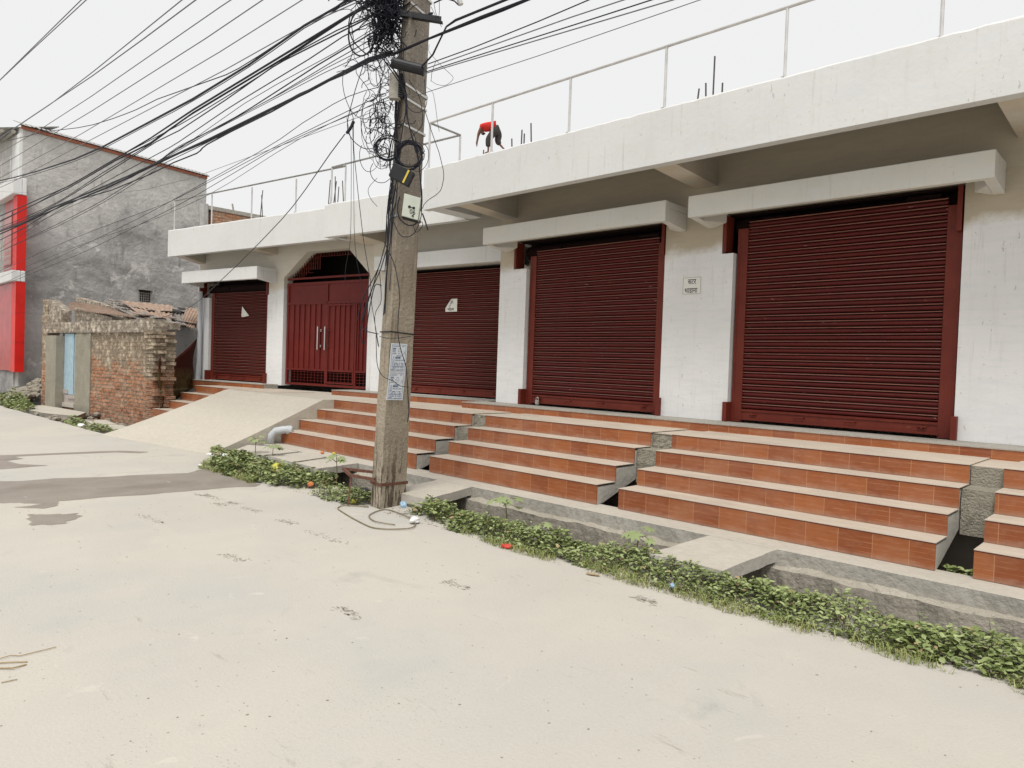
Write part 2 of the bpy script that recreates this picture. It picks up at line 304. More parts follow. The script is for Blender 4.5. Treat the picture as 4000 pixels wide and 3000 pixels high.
def tag(o, label=None, cat=None, group=None, kind=None):
    for k, v in (('label', label), ('category', cat), ('group', group), ('kind', kind)):
        if v: o[k] = v
    return o
def thing(name, loc, label, cat, group=None):
    o = bpy.data.objects.new(name, None); COL.objects.link(o); o.location = loc; o.empty_display_size = .1
    return tag(o, label, cat, group)
CZ = 1.52
class Sec:                 # a stretch of the facade: origin on the fascia line, angle; heights measured from eye level
    def __init__(s, ox, oy, a): a = math.radians(a); s.o = Vector((ox, oy, 0)); s.d = Vector((math.cos(a), math.sin(a), 0)); s.n = Vector((-math.sin(a), math.cos(a), 0))
    def p(s, u, o, z): return s.o+s.d*u+s.n*o+Vector((0, 0, z+CZ))
    def box(s, mb, u0, u1, o0, o1, z0, z1):
        return mb.hexa([s.p(u0, o0, z0), s.p(u1, o0, z0), s.p(u1, o1, z0), s.p(u0, o1, z0), s.p(u0, o0, z1), s.p(u1, o0, z1), s.p(u1, o1, z1), s.p(u0, o1, z1)])
S1 = Sec(-18.33, 6.89, 9.0); S2 = Sec(-12.44, 7.605, 6.5); S3 = Sec(0, 7.15, 0)
R = random.Random(7)
WIRES=[
('grey',0.011,[(-8.94,4.0,7.77),(-35.3,4.0,8.37)],0),
('grey',0.011,[(-8.65,4.0,7.59),(-18.34,4.0,7.95),(-35.3,4.0,8.48)],1),
('grey',0.011,[(-6.36,4.4,6.92),(-15.61,4.4,6.91),(-18.54,4.4,6.95),(-37.31,4.4,7.68)],3),
('grey',0.012,[(-5.87,4.4,6.68),(-12.97,4.4,6.78),(-15.64,4.4,6.84),(-37.31,4.4,7.71)],2),
('grey',0.01,[(-6.27,4.65,6.54),(-10.59,4.65,6.66),(-16.62,4.65,6.74),(-20.53,4.65,6.85),(-38.6,4.65,7.69)],4),
('grey',0.01,[(-6.29,4.65,6.34),(-11.12,4.65,6.34),(-16.45,4.65,6.43),(-38.58,4.65,7.07)],5),
('grey',0.008,[(-5.77,4.65,6.01),(-10.59,4.65,6.0),(-17.21,4.65,6.1),(-38.55,4.65,6.76)],6),
('black',0.009,[(-6.63,4.65,5.6),(-7.846,4.65,5.667),(-8.13,4.65,5.665),(-9.358,4.65,5.612),(-9.966,4.65,5.597),(-10.362,4.65,5.609),(-12.972,4.65,5.86),(-13.974,4.65,5.901),(-14.547,4.65,5.946),(-15.218,4.65,6.005),(-16.366,4.65,6.128),(-17.42,4.65,6.278),(-19.872,4.65,6.689),(-23.197,4.65,7.133),(-38.494,4.65,9.342)],0),
('grey',0.008,[(-6.67,4.65,5.56),(-8.24,4.65,5.67),(-10.41,4.65,5.69),(-18.33,4.65,5.9),(-23.0,4.65,5.99),(-38.53,4.65,6.64)],7),
('bundle',0.024,[(-6.262,4.65,5.756),(-7.477,4.65,5.663),(-8.196,4.65,5.664),(-9.658,4.65,5.568),(-11.521,4.65,5.529),(-15.822,4.65,5.572),(-17.639,4.65,5.654),(-20.598,4.65,5.875),(-23.084,4.65,6.1),(-38.48,4.65,7.711)],0),
('black',0.007,[(-6.339,4.7,5.776),(-7.556,4.7,5.681),(-7.709,4.7,5.674),(-8.283,4.7,5.679),(-9.105,4.7,5.617),(-9.76,4.7,5.58),(-10.542,4.7,5.553),(-11.643,4.7,5.536),(-12.45,4.7,5.534),(-13.091,4.7,5.547),(-15.989,4.7,5.57),(-16.667,4.7,5.589),(-17.826,4.7,5.648),(-19.259,4.7,5.746),(-20.815,4.7,5.865),(-22.446,4.7,6.002),(-23.328,4.7,6.086),(-38.742,4.7,7.665)],1),
('bundle',0.02,[(-5.889,4.6,5.492),(-11.368,4.6,5.311),(-13.108,4.6,5.212),(-17.745,4.6,5.09),(-38.214,4.6,5.47)],1),
('bundle',0.018,[(-5.908,4.65,5.469),(-7.193,4.65,5.482),(-8.586,4.65,5.405),(-11.489,4.65,5.309),(-13.246,4.65,5.171),(-14.997,4.65,5.174),(-17.936,4.65,5.091),(-38.47,4.65,5.147)],2),
('black',0.01,[(-6.245,4.7,5.478),(-7.064,4.7,5.516),(-7.27,4.7,5.517),(-8.286,4.7,5.451),(-11.612,4.7,5.335),(-12.15,4.7,5.309),(-12.902,4.7,5.23),(-13.387,4.7,5.19),(-15.821,4.7,5.1),(-17.918,4.7,4.975),(-19.003,4.7,4.928),(-20.069,4.7,4.912),(-23.13,4.7,4.938),(-38.717,4.7,5.281)],3),
('black',0.009,[(-6.633,4.65,5.347),(-7.456,4.65,5.389),(-8.519,4.65,5.387),(-9.249,4.65,5.338),(-9.933,4.65,5.304),(-11.392,4.65,5.243),(-12.018,4.65,5.227),(-14.379,4.65,5.216),(-17.125,4.65,5.154),(-20.792,4.65,5.099),(-38.468,4.65,5.008)],2),
('black',0.011,[(-6.598,4.65,5.336),(-8.677,4.65,5.367),(-8.997,4.65,5.359),(-10.355,4.65,5.245),(-12.013,4.65,5.137),(-12.982,4.65,5.141),(-17.735,4.65,4.908),(-18.799,4.65,4.865),(-19.854,4.65,4.842),(-21.891,4.65,4.829),(-22.879,4.65,4.832),(-38.45,4.65,4.999)],5),
('black',0.008,[(-6.68,4.65,5.276),(-7.334,4.65,5.278),(-8.064,4.65,5.218),(-9.855,4.65,5.128),(-10.347,4.65,5.097),(-12.002,4.65,4.957),(-12.4,4.65,4.935),(-19.739,4.65,4.744),(-23.2,4.65,4.728),(-38.442,4.65,4.716)],8),
('black',0.01,[(-6.623,4.65,5.158),(-7.845,4.65,5.093),(-9.584,4.65,4.952),(-10.043,4.65,4.925),(-11.997,4.65,4.867),(-12.328,4.65,4.841),(-12.55,4.65,4.812),(-12.961,4.65,4.785),(-13.689,4.65,4.758),(-14.607,4.65,4.733),(-15.631,4.65,4.72),(-38.448,4.65,4.983)],6),
('black',0.005,[(-6.582,4.65,5.021),(-7.635,4.65,5.005),(-8.732,4.65,4.957),(-10.336,4.65,4.908),(-11.998,4.65,4.889),(-12.369,4.65,4.855),(-12.69,4.65,4.81),(-13.222,4.65,4.78),(-14.074,4.65,4.777),(-16.343,4.65,4.799),(-20.772,4.65,4.813),(-23.527,4.65,4.872),(-38.45,4.65,5.261)],4),
('black',0.005,[(-6.561,4.65,4.936),(-7.113,4.65,4.957),(-7.691,4.65,4.96),(-11.996,4.65,4.845),(-13.136,4.65,4.783),(-13.769,4.65,4.758),(-14.498,4.65,4.746),(-16.34,4.65,4.74),(-22.185,4.65,4.756),(-38.443,4.65,4.712)],7),
('black',0.005,[(-6.558,4.65,5.204),(-7.443,4.65,5.138),(-8.901,4.65,5.102),(-9.768,4.65,5.059),(-11.292,4.65,4.907),(-12.177,4.65,4.834),(-13.997,4.65,4.722),(-14.967,4.65,4.689),(-21.477,4.65,4.612),(-38.429,4.65,4.374)],9),
('black',0.006,[(-6.552,4.65,5.093),(-7.438,4.65,5.051),(-8.975,4.65,4.953),(-10.641,4.65,4.889),(-13.438,4.65,4.751),(-14.349,4.65,4.725),(-16.462,4.65,4.749),(-17.911,4.65,4.723),(-20.102,4.65,4.608),(-38.384,4.65,3.443)],11),
('bundle',0.022,[(-6.221,4.55,4.768),(-6.653,4.55,4.807),(-7.87,4.55,4.757),(-10.667,4.55,4.71),(-15.111,4.55,4.697),(-18.847,4.55,4.748),(-21.416,4.55,4.699),(-37.919,4.55,5.0)],3),
('bundle',0.016,[(-6.305,4.6,4.799),(-6.725,4.6,4.833),(-10.345,4.6,4.724),(-11.863,4.6,4.735),(-15.274,4.6,4.685),(-18.161,4.6,4.731),(-22.592,4.6,4.706),(-38.18,4.6,4.801)],4),
('black',0.012,[(-6.167,4.5,4.708),(-6.544,4.5,4.737),(-7.381,4.5,4.742),(-8.676,4.5,4.67),(-9.824,4.5,4.645),(-10.596,4.5,4.612),(-10.754,4.5,4.589),(-10.822,4.5,4.563),(-10.948,4.5,4.546),(-11.817,4.5,4.556),(-12.787,4.5,4.529),(-14.732,4.5,4.538),(-17.235,4.5,4.665),(-17.925,4.5,4.672),(-18.747,4.5,4.642),(-20.62,4.5,4.545),(-21.715,4.5,4.514),(-37.639,4.5,4.173)],10),
('black',0.007,[(-6.557,4.65,4.855),(-7.234,4.65,4.827),(-8.264,4.65,4.846),(-9.48,4.65,4.781),(-11.282,4.65,4.735),(-12.533,4.65,4.714),(-13.217,4.65,4.689),(-15.618,4.65,4.515),(-16.52,4.65,4.471),(-18.767,4.65,4.392),(-38.401,4.65,3.894)],12),
('black',0.006,[(-12.954,4.65,4.666),(-14.593,4.65,4.537),(-15.615,4.65,4.469),(-16.639,4.65,4.418),(-18.763,4.65,4.339),(-22.659,4.65,4.281),(-38.403,4.65,3.949)],13),
('black',0.005,[(-6.494,4.8,4.586),(-7.051,4.8,4.641),(-7.395,4.8,4.654),(-7.727,4.8,4.636),(-8.44,4.8,4.555),(-8.996,4.8,4.461),(-9.65,4.8,4.387),(-12.554,4.8,4.133),(-14.162,4.8,4.009),(-15.56,4.8,3.918),(-37.725,4.8,2.632)],16),
('black',0.005,[(-6.491,4.8,4.525),(-7.367,4.8,4.485),(-9.004,4.8,4.391),(-11.389,4.8,4.204),(-12.328,4.8,4.139),(-12.925,4.8,4.112),(-16.742,4.8,4.056),(-18.436,4.8,4.017),(-20.742,4.8,3.941),(-39.142,4.8,3.26)],14),
('black',0.005,[(-6.488,4.8,4.474),(-7.249,4.8,4.427),(-8.275,4.8,4.404),(-8.903,4.8,4.373),(-9.354,4.8,4.334),(-11.639,4.8,4.081),(-12.608,4.8,3.998),(-15.764,4.8,3.765),(-16.798,4.8,3.695),(-18.067,4.8,3.624),(-22.002,4.8,3.458),(-37.473,4.8,2.842)],17),
('black',0.004,[(-6.486,4.8,4.422),(-7.005,4.8,4.438),(-7.345,4.8,4.437),(-7.728,4.8,4.419),(-8.499,4.8,4.365),(-9.122,4.8,4.292),(-10.46,4.8,4.104),(-11.292,4.8,4.015),(-12.174,4.8,3.956),(-13.132,4.8,3.914),(-14.154,4.8,3.881),(-16.114,4.8,3.862),(-17.584,4.8,3.835),(-20.076,4.8,3.76),(-39.13,4.8,3.13)],15),
('grey',0.004,[(-6.48,4.8,4.36),(-11.74,4.8,4.38),(-13.75,4.8,4.48),(-15.84,4.8,4.68),(-20.8,4.8,5.39),(-39.16,4.8,8.21)],8),
('bundleR',0.016,[(-5.596,4.45,4.42),(-5.432,4.45,4.492),(-5.246,4.45,4.7),(-5.12,4.45,4.723),(4.556,4.45,4.391)],0),
('bundleR',0.013,[(-6.044,4.42,4.657),(-4.74,4.42,4.628),(4.779,4.42,4.19)],1),
('blackR',0.01,[(-6.07,4.44,4.652),(-5.483,4.44,4.652),(-4.473,4.44,4.609),(4.812,4.44,4.461)],0),
('blackR',0.006,[(-5.683,4.6,4.518),(-5.046,4.6,4.497),(-4.218,4.6,4.492),(5.333,4.6,4.617)],1),
('greyR',0.006,[(-5.71,4.6,4.479),(-3.83,4.6,4.415),(5.698,4.6,3.906)],0),
('blackR',0.006,[(-5.708,4.6,4.447),(-3.752,4.6,4.34),(5.955,4.6,3.848)],2),
('greyR',0.006,[(-5.707,4.6,4.433),(6.123,4.6,3.647)],1),
('greyR',0.004,[(-5.981,4.6,4.247),(-4.204,4.6,4.196),(6.352,4.6,4.042)],2),
('bigloop',0.01,[(-6.209,4.336,4.876),(-6.217,4.327,4.802),(-6.23,4.315,4.752),(-6.247,4.299,4.71),(-6.268,4.279,4.677),(-6.291,4.257,4.655),(-6.307,4.242,4.648),(-6.324,4.226,4.646),(-6.34,4.211,4.651),(-6.355,4.197,4.661),(-6.376,4.177,4.686),(-6.393,4.161,4.723),(-6.405,4.149,4.768),(-6.413,4.142,4.82),(-6.414,4.14,4.894),(-6.405,4.149,4.967),(-6.392,4.161,5.017),(-6.375,4.177,5.06),(-6.354,4.197,5.093),(-6.331,4.219,5.114),(-6.315,4.234,5.121),(-6.299,4.25,5.123),(-6.283,4.265,5.119),(-6.268,4.279,5.108),(-6.247,4.299,5.083),(-6.23,4.315,5.047),(-6.217,4.327,5.001),(-6.21,4.335,4.95),(-6.209,4.336,4.876)],0),
('loose',0.007,[(-6.404,4.15,5.058),(-6.415,4.14,4.976),(-6.416,4.139,4.945),(-6.407,4.147,4.887),(-6.387,4.166,4.815),(-6.364,4.188,4.77),(-6.333,4.218,4.727),(-6.3,4.249,4.688),(-6.258,4.289,4.653)],0),
('loose',0.005,[(-6.391,4.163,5.059),(-6.396,4.158,4.993),(-6.395,4.158,4.965),(-6.379,4.174,4.835),(-6.376,4.177,4.777),(-6.377,4.176,4.722),(-6.383,4.17,4.664),(-6.395,4.159,4.609),(-6.404,4.15,4.583),(-6.434,4.121,4.522)],0),
('loose',0.004,[(-6.263,4.284,4.556),(-6.245,4.302,4.559),(-6.225,4.32,4.552),(-6.208,4.337,4.534),(-6.192,4.351,4.507),(-6.18,4.363,4.472),(-6.171,4.371,4.431),(-6.167,4.376,4.388),(-6.167,4.376,4.342),(-6.171,4.371,4.299),(-6.18,4.363,4.26),(-6.192,4.351,4.227),(-6.208,4.336,4.203),(-6.226,4.319,4.188),(-6.245,4.302,4.183),(-6.264,4.283,4.191),(-6.281,4.267,4.207)],0),
('loose',0.004,[(-6.495,4.063,4.472),(-6.447,4.109,4.493),(-6.386,4.167,4.515),(-6.321,4.229,4.553),(-6.297,4.251,4.557),(-6.272,4.276,4.552),(-6.245,4.301,4.54),(-6.193,4.351,4.505),(-6.168,4.374,4.482),(-6.108,4.431,4.406)],0),
('loose',0.005,[(-6.297,4.251,4.557),(-6.352,4.2,4.303),(-6.396,4.157,4.038),(-6.402,4.152,3.987),(-6.403,4.151,3.931),(-6.401,4.153,3.902),(-6.396,4.157,3.874),(-6.388,4.165,3.847),(-6.364,4.188,3.795),(-6.333,4.217,3.753),(-6.297,4.252,3.72),(-6.279,4.269,3.71),(-6.263,4.284,3.704),(-6.231,4.315,3.705),(-6.204,4.34,3.715),(-6.176,4.366,3.743)],0),
('loose',0.004,[(-6.441,4.115,4.494),(-6.448,4.108,4.414),(-6.448,4.108,4.381),(-6.446,4.11,4.345),(-6.435,4.12,4.268),(-6.419,4.136,4.196),(-6.362,4.19,4.021),(-6.356,4.195,3.982),(-6.358,4.194,3.97),(-6.367,4.185,3.942),(-6.413,4.141,3.845)],0),
('loose',0.004,[(-6.352,4.2,4.526),(-6.349,4.202,4.48),(-6.343,4.208,4.461),(-6.332,4.218,4.44),(-6.286,4.262,4.369),(-6.26,4.286,4.321),(-6.243,4.303,4.277),(-6.242,4.304,4.261),(-6.244,4.302,4.249),(-6.256,4.291,4.22),(-6.302,4.247,4.133),(-6.348,4.203,4.028)],0),
('loose',0.004,[(-6.535,4.025,5.08),(-6.454,4.103,5.112),(-6.425,4.13,5.115),(-6.413,4.142,5.112),(-6.382,4.171,5.094),(-6.328,4.222,5.043),(-6.277,4.271,5.003),(-6.175,4.368,4.938)],0),
('loose',0.004,[(-6.163,4.379,4.375),(-6.168,4.375,4.234),(-6.172,4.37,4.187),(-6.179,4.364,4.149),(-6.188,4.356,4.116),(-6.198,4.346,4.087),(-6.211,4.334,4.062),(-6.227,4.318,4.041),(-6.247,4.299,4.024),(-6.267,4.28,4.012),(-6.286,4.263,4.007),(-6.303,4.246,4.01),(-6.319,4.231,4.019),(-6.348,4.203,4.046),(-6.362,4.19,4.062),(-6.391,4.162,4.11)],0),
('loose',0.003,[(-6.41,4.144,4.015),(-6.372,4.181,3.778),(-6.364,4.188,3.474),(-6.356,4.196,2.985),(-6.356,4.196,2.794),(-6.361,4.191,2.68),(-6.384,4.169,2.507),(-6.387,4.166,2.443),(-6.387,4.167,2.292)],0),
('loose',0.003,[(-6.368,4.184,4.008),(-6.352,4.199,3.655),(-6.331,4.219,2.921),(-6.319,4.231,2.7),(-6.3,4.248,2.532),(-6.277,4.271,2.393),(-6.239,4.307,2.204)],0),
('loose',0.004,[(-6.358,4.194,3.999),(-6.355,4.196,3.785),(-6.347,4.204,3.655),(-6.307,4.242,3.232),(-6.261,4.286,2.798),(-6.242,4.304,2.657),(-6.199,4.344,2.373),(-6.193,4.35,2.301),(-6.19,4.354,2.193),(-6.186,4.358,2.135),(-6.119,4.421,1.672)],0),
('loose',0.004,[(-5.621,4.522,4.032),(-5.57,4.57,3.835),(-5.505,4.632,3.606),(-5.473,4.662,3.448),(-5.467,4.668,3.392),(-5.468,4.667,3.358),(-5.477,4.659,3.284),(-5.484,4.652,3.254),(-5.491,4.645,3.233),(-5.501,4.636,3.217),(-5.522,4.616,3.191),(-5.564,4.576,3.152),(-5.585,4.556,3.127),(-5.605,4.537,3.091),(-5.614,4.529,3.056)],0),
('loose',0.003,[(-5.62,4.591,4.335),(-5.592,4.618,4.308),(-5.579,4.63,4.3),(-5.547,4.661,4.291),(-5.529,4.678,4.29),(-5.512,4.694,4.295),(-5.497,4.709,4.306),(-5.481,4.724,4.324),(-5.468,4.737,4.344),(-5.461,4.743,4.361),(-5.461,4.743,4.375),(-5.468,4.736,4.388),(-5.489,4.717,4.414),(-5.543,4.665,4.476),(-5.631,4.581,4.599),(-5.64,4.573,4.617),(-5.644,4.569,4.636),(-5.642,4.571,4.689)],0),
('loose',0.003,[(-5.613,4.529,4.251),(-5.577,4.564,4.219),(-5.565,4.575,4.198),(-5.558,4.582,4.171),(-5.542,4.597,4.063),(-5.525,4.613,3.91),(-5.51,4.627,3.82)],0),
('loose',0.003,[(-5.62,4.592,4.326),(-5.615,4.596,4.417),(-5.591,4.619,4.519)],0),
('loose',0.003,[(-5.618,4.594,5.1),(-5.603,4.608,5.01),(-5.591,4.619,4.97),(-5.586,4.624,4.955),(-5.581,4.629,4.952),(-5.577,4.633,4.986),(-5.575,4.634,5.038),(-5.579,4.631,5.129)],0),
('loose',0.003,[(-5.637,4.575,5.062),(-5.595,4.616,4.955),(-5.556,4.653,4.866)],0),
('coil1',0.0045,[(-5.928,4.465,3.704),(-5.95,4.471,3.66),(-5.958,4.445,3.613),(-5.971,4.406,3.577),(-6.03,4.389,3.571),(-6.064,4.352,3.576),(-6.094,4.32,3.599),(-6.123,4.301,3.64),(-6.13,4.287,3.686),(-6.128,4.291,3.737),(-6.097,4.296,3.777),(-6.091,4.336,3.818),(-6.055,4.369,3.836),(-5.992,4.385,3.824),(-5.978,4.431,3.812),(-5.951,4.455,3.776),(-5.928,4.462,3.726),(-5.92,4.473,3.699),(-5.925,4.467,3.652),(-5.957,4.46,3.616),(-5.972,4.423,3.582),(-6.017,4.398,3.573),(-6.037,4.353,3.573),(-6.086,4.336,3.602),(-6.109,4.315,3.638),(-6.105,4.294,3.678),(-6.106,4.299,3.727),(-6.102,4.322,3.774),(-6.069,4.343,3.803),(-6.028,4.369,3.817),(-5.983,4.396,3.812),(-5.954,4.43,3.795),(-5.942,4.463,3.766),(-5.911,4.463,3.716),(-5.941,4.475,3.707),(-5.925,4.454,3.654),(-5.963,4.454,3.623),(-5.97,4.414,3.588),(-6.023,4.399,3.583),(-6.048,4.362,3.586),(-6.071,4.329,3.605),(-6.092,4.309,3.64),(-6.107,4.303,3.685),(-6.102,4.304,3.73),(-6.079,4.311,3.767),(-6.05,4.332,3.797),(-6.029,4.369,3.816),(-6.01,4.411,3.82),(-5.969,4.432,3.798),(-5.928,4.441,3.759),(-5.939,4.471,3.727),(-5.936,4.469,3.683),(-5.947,4.469,3.643),(-5.94,4.436,3.599),(-5.983,4.425,3.579),(-5.991,4.38,3.56),(-6.042,4.365,3.571),(-6.057,4.329,3.587),(-6.076,4.309,3.62),(-6.107,4.315,3.668),(-6.079,4.299,3.701),(-6.079,4.322,3.744),(-6.066,4.353,3.777),(-6.017,4.366,3.784),(-5.984,4.395,3.783),(-5.977,4.439,3.774),(-5.94,4.449,3.738),(-5.938,4.467,3.703),(-5.905,4.46,3.694),(-5.922,4.463,3.654),(-5.935,4.44,3.613),(-5.981,4.424,3.592),(-5.997,4.376,3.573),(-6.062,4.362,3.587),(-6.063,4.31,3.598),(-6.11,4.304,3.64),(-6.098,4.277,3.674),(-6.103,4.285,3.722),(-6.105,4.314,3.769),(-6.056,4.324,3.791),(-6.022,4.358,3.807),(-6.002,4.405,3.812),(-5.958,4.429,3.791),(-5.922,4.445,3.755),(-5.938,4.482,3.726),(-5.933,4.44,3.693),(-5.934,4.433,3.655),(-5.958,4.427,3.626),(-5.989,4.413,3.606),(-6.02,4.391,3.598),(-6.026,4.35,3.595),(-6.058,4.332,3.615),(-6.065,4.308,3.64),(-6.087,4.31,3.681),(-6.096,4.32,3.722),(-6.083,4.331,3.756),(-6.068,4.354,3.783),(-6.037,4.375,3.794),(-6.013,4.404,3.795),(-5.983,4.424,3.778),(-5.956,4.437,3.748),(-5.937,4.441,3.711),(-5.939,4.463,3.693),(-5.933,4.45,3.64),(-5.942,4.429,3.596),(-5.978,4.414,3.57),(-6.022,4.396,3.562),(-6.028,4.349,3.559),(-6.07,4.334,3.588),(-6.084,4.311,3.624),(-6.097,4.305,3.673),(-6.083,4.298,3.717),(-6.096,4.33,3.772),(-6.05,4.335,3.796),(-6.033,4.371,3.818),(-5.996,4.396,3.814),(-5.954,4.413,3.789),(-5.95,4.447,3.76),(-5.924,4.448,3.71),(-5.928,4.44,3.696),(-5.932,4.435,3.659),(-5.951,4.424,3.629),(-5.972,4.4,3.605),(-6.018,4.386,3.601),(-6.044,4.355,3.604),(-6.085,4.342,3.627),(-6.102,4.323,3.655),(-6.113,4.316,3.692),(-6.086,4.3,3.72),(-6.08,4.317,3.756),(-6.051,4.333,3.779),(-6.035,4.368,3.796),(-6.006,4.397,3.796),(-5.985,4.427,3.783),(-5.962,4.444,3.756),(-5.936,4.444,3.716)],0),
('coil2',0.0045,[(-5.632,4.533,3.58),(-5.619,4.513,3.522),(-5.639,4.497,3.478),(-5.662,4.464,3.445),(-5.697,4.43,3.431),(-5.73,4.394,3.436),(-5.77,4.37,3.463),(-5.803,4.355,3.506),(-5.794,4.33,3.549),(-5.813,4.349,3.608),(-5.786,4.355,3.65),(-5.759,4.38,3.685),(-5.741,4.425,3.709),(-5.694,4.452,3.703),(-5.655,4.479,3.681),(-5.635,4.508,3.646),(-5.628,4.527,3.601),(-5.616,4.502,3.581),(-5.651,4.52,3.538),(-5.64,4.477,3.481),(-5.693,4.467,3.456),(-5.733,4.435,3.442),(-5.743,4.379,3.44),(-5.801,4.366,3.474),(-5.812,4.333,3.511),(-5.83,4.327,3.565),(-5.809,4.316,3.613),(-5.794,4.333,3.662),(-5.77,4.362,3.7),(-5.76,4.415,3.729),(-5.698,4.432,3.718),(-5.681,4.479,3.703),(-5.66,4.508,3.666),(-5.646,4.523,3.616),(-5.604,4.53,3.594),(-5.61,4.524,3.545),(-5.636,4.509,3.503),(-5.676,4.484,3.476),(-5.694,4.431,3.455),(-5.754,4.409,3.467),(-5.79,4.377,3.492),(-5.818,4.355,3.531),(-5.803,4.323,3.569),(-5.83,4.348,3.63),(-5.784,4.344,3.665),(-5.763,4.378,3.702),(-5.734,4.421,3.723),(-5.704,4.466,3.726),(-5.649,4.486,3.699),(-5.639,4.528,3.67),(-5.612,4.533,3.62),(-5.623,4.51,3.582),(-5.628,4.505,3.538),(-5.642,4.484,3.499),(-5.666,4.455,3.471),(-5.702,4.425,3.46),(-5.754,4.406,3.47),(-5.794,4.385,3.495),(-5.789,4.343,3.519),(-5.796,4.331,3.56),(-5.824,4.356,3.615),(-5.794,4.359,3.649),(-5.764,4.381,3.677),(-5.726,4.408,3.691),(-5.703,4.449,3.694),(-5.678,4.485,3.68),(-5.642,4.499,3.644),(-5.628,4.511,3.603),(-5.632,4.487,3.569),(-5.664,4.504,3.536),(-5.651,4.467,3.489),(-5.69,4.456,3.467),(-5.729,4.438,3.46),(-5.736,4.392,3.457),(-5.781,4.382,3.484),(-5.807,4.369,3.521),(-5.806,4.353,3.559),(-5.809,4.359,3.604),(-5.774,4.354,3.635),(-5.763,4.383,3.668),(-5.726,4.403,3.68),(-5.718,4.448,3.687),(-5.674,4.46,3.663),(-5.658,4.484,3.634),(-5.664,4.509,3.6),(-5.627,4.536,3.599),(-5.637,4.533,3.558),(-5.64,4.501,3.515),(-5.672,4.473,3.489),(-5.716,4.444,3.48),(-5.746,4.402,3.482),(-5.773,4.366,3.5),(-5.8,4.346,3.534),(-5.803,4.329,3.572),(-5.808,4.337,3.617),(-5.811,4.368,3.663),(-5.782,4.394,3.692),(-5.735,4.42,3.703),(-5.693,4.453,3.701),(-5.653,4.482,3.682),(-5.619,4.501,3.649),(-5.61,4.519,3.612),(-5.643,4.517,3.58),(-5.651,4.513,3.539),(-5.654,4.483,3.496),(-5.697,4.466,3.475),(-5.731,4.432,3.464),(-5.765,4.396,3.467),(-5.796,4.365,3.487),(-5.822,4.345,3.52),(-5.82,4.325,3.556),(-5.828,4.336,3.602),(-5.798,4.341,3.635),(-5.778,4.372,3.666),(-5.753,4.411,3.685),(-5.714,4.444,3.683),(-5.668,4.465,3.662),(-5.664,4.506,3.64),(-5.64,4.512,3.597),(-5.631,4.517,3.577),(-5.618,4.498,3.528),(-5.651,4.496,3.496),(-5.667,4.464,3.467),(-5.711,4.446,3.46),(-5.736,4.41,3.462),(-5.775,4.393,3.487),(-5.79,4.369,3.519),(-5.805,4.364,3.562),(-5.788,4.355,3.6),(-5.783,4.375,3.643),(-5.763,4.4,3.674),(-5.736,4.431,3.69),(-5.689,4.449,3.683),(-5.675,4.489,3.672),(-5.654,4.511,3.641),(-5.636,4.518,3.599),(-5.649,4.522,3.587),(-5.653,4.516,3.532),(-5.656,4.49,3.48),(-5.682,4.465,3.447),(-5.702,4.426,3.429),(-5.756,4.412,3.443),(-5.788,4.387,3.47),(-5.794,4.356,3.508),(-5.812,4.351,3.562),(-5.81,4.354,3.618),(-5.796,4.368,3.667),(-5.754,4.377,3.697),(-5.743,4.421,3.723),(-5.704,4.447,3.719),(-5.677,4.478,3.698),(-5.646,4.494,3.656),(-5.639,4.511,3.608),(-5.642,4.517,3.577),(-5.642,4.509,3.522),(-5.661,4.496,3.476),(-5.664,4.454,3.435),(-5.699,4.429,3.423),(-5.74,4.406,3.432),(-5.775,4.384,3.461),(-5.781,4.354,3.498),(-5.806,4.356,3.556),(-5.802,4.357,3.609),(-5.769,4.355,3.651),(-5.76,4.388,3.693),(-5.722,4.41,3.709),(-5.685,4.436,3.705),(-5.659,4.466,3.684),(-5.642,4.492,3.647),(-5.625,4.5,3.595)],0),
('coil3',0.003,[(-6.028,4.433,3.607),(-6.025,4.425,3.562),(-6.038,4.412,3.525),(-6.06,4.394,3.499),(-6.074,4.364,3.485),(-6.12,4.355,3.497),(-6.118,4.316,3.51),(-6.139,4.304,3.545),(-6.14,4.292,3.584),(-6.147,4.299,3.63),(-6.14,4.313,3.671),(-6.138,4.342,3.706),(-6.097,4.352,3.714),(-6.063,4.37,3.71),(-6.044,4.396,3.694),(-6.05,4.43,3.671),(-6.01,4.418,3.621),(-6.014,4.444,3.62),(-6.01,4.435,3.583),(-6.032,4.43,3.556),(-6.041,4.404,3.531),(-6.075,4.39,3.526),(-6.093,4.363,3.528),(-6.119,4.346,3.546),(-6.143,4.337,3.576),(-6.14,4.323,3.606),(-6.123,4.314,3.635),(-6.11,4.322,3.666),(-6.122,4.36,3.7),(-6.084,4.371,3.707),(-6.05,4.387,3.702),(-6.053,4.426,3.697),(-6.024,4.433,3.668),(-6.019,4.446,3.637)],0),
('loose',0.004,[(-5.654,4.463,3.685),(-5.634,4.482,3.695),(-5.613,4.502,3.695),(-5.594,4.52,3.681),(-5.579,4.534,3.657),(-5.569,4.544,3.624),(-5.564,4.548,3.585),(-5.565,4.547,3.544),(-5.573,4.54,3.503),(-5.586,4.528,3.467),(-5.603,4.512,3.439),(-5.622,4.493,3.42),(-5.643,4.473,3.413),(-5.663,4.454,3.418),(-5.681,4.438,3.436),(-5.694,4.425,3.464),(-5.703,4.416,3.498)],0),
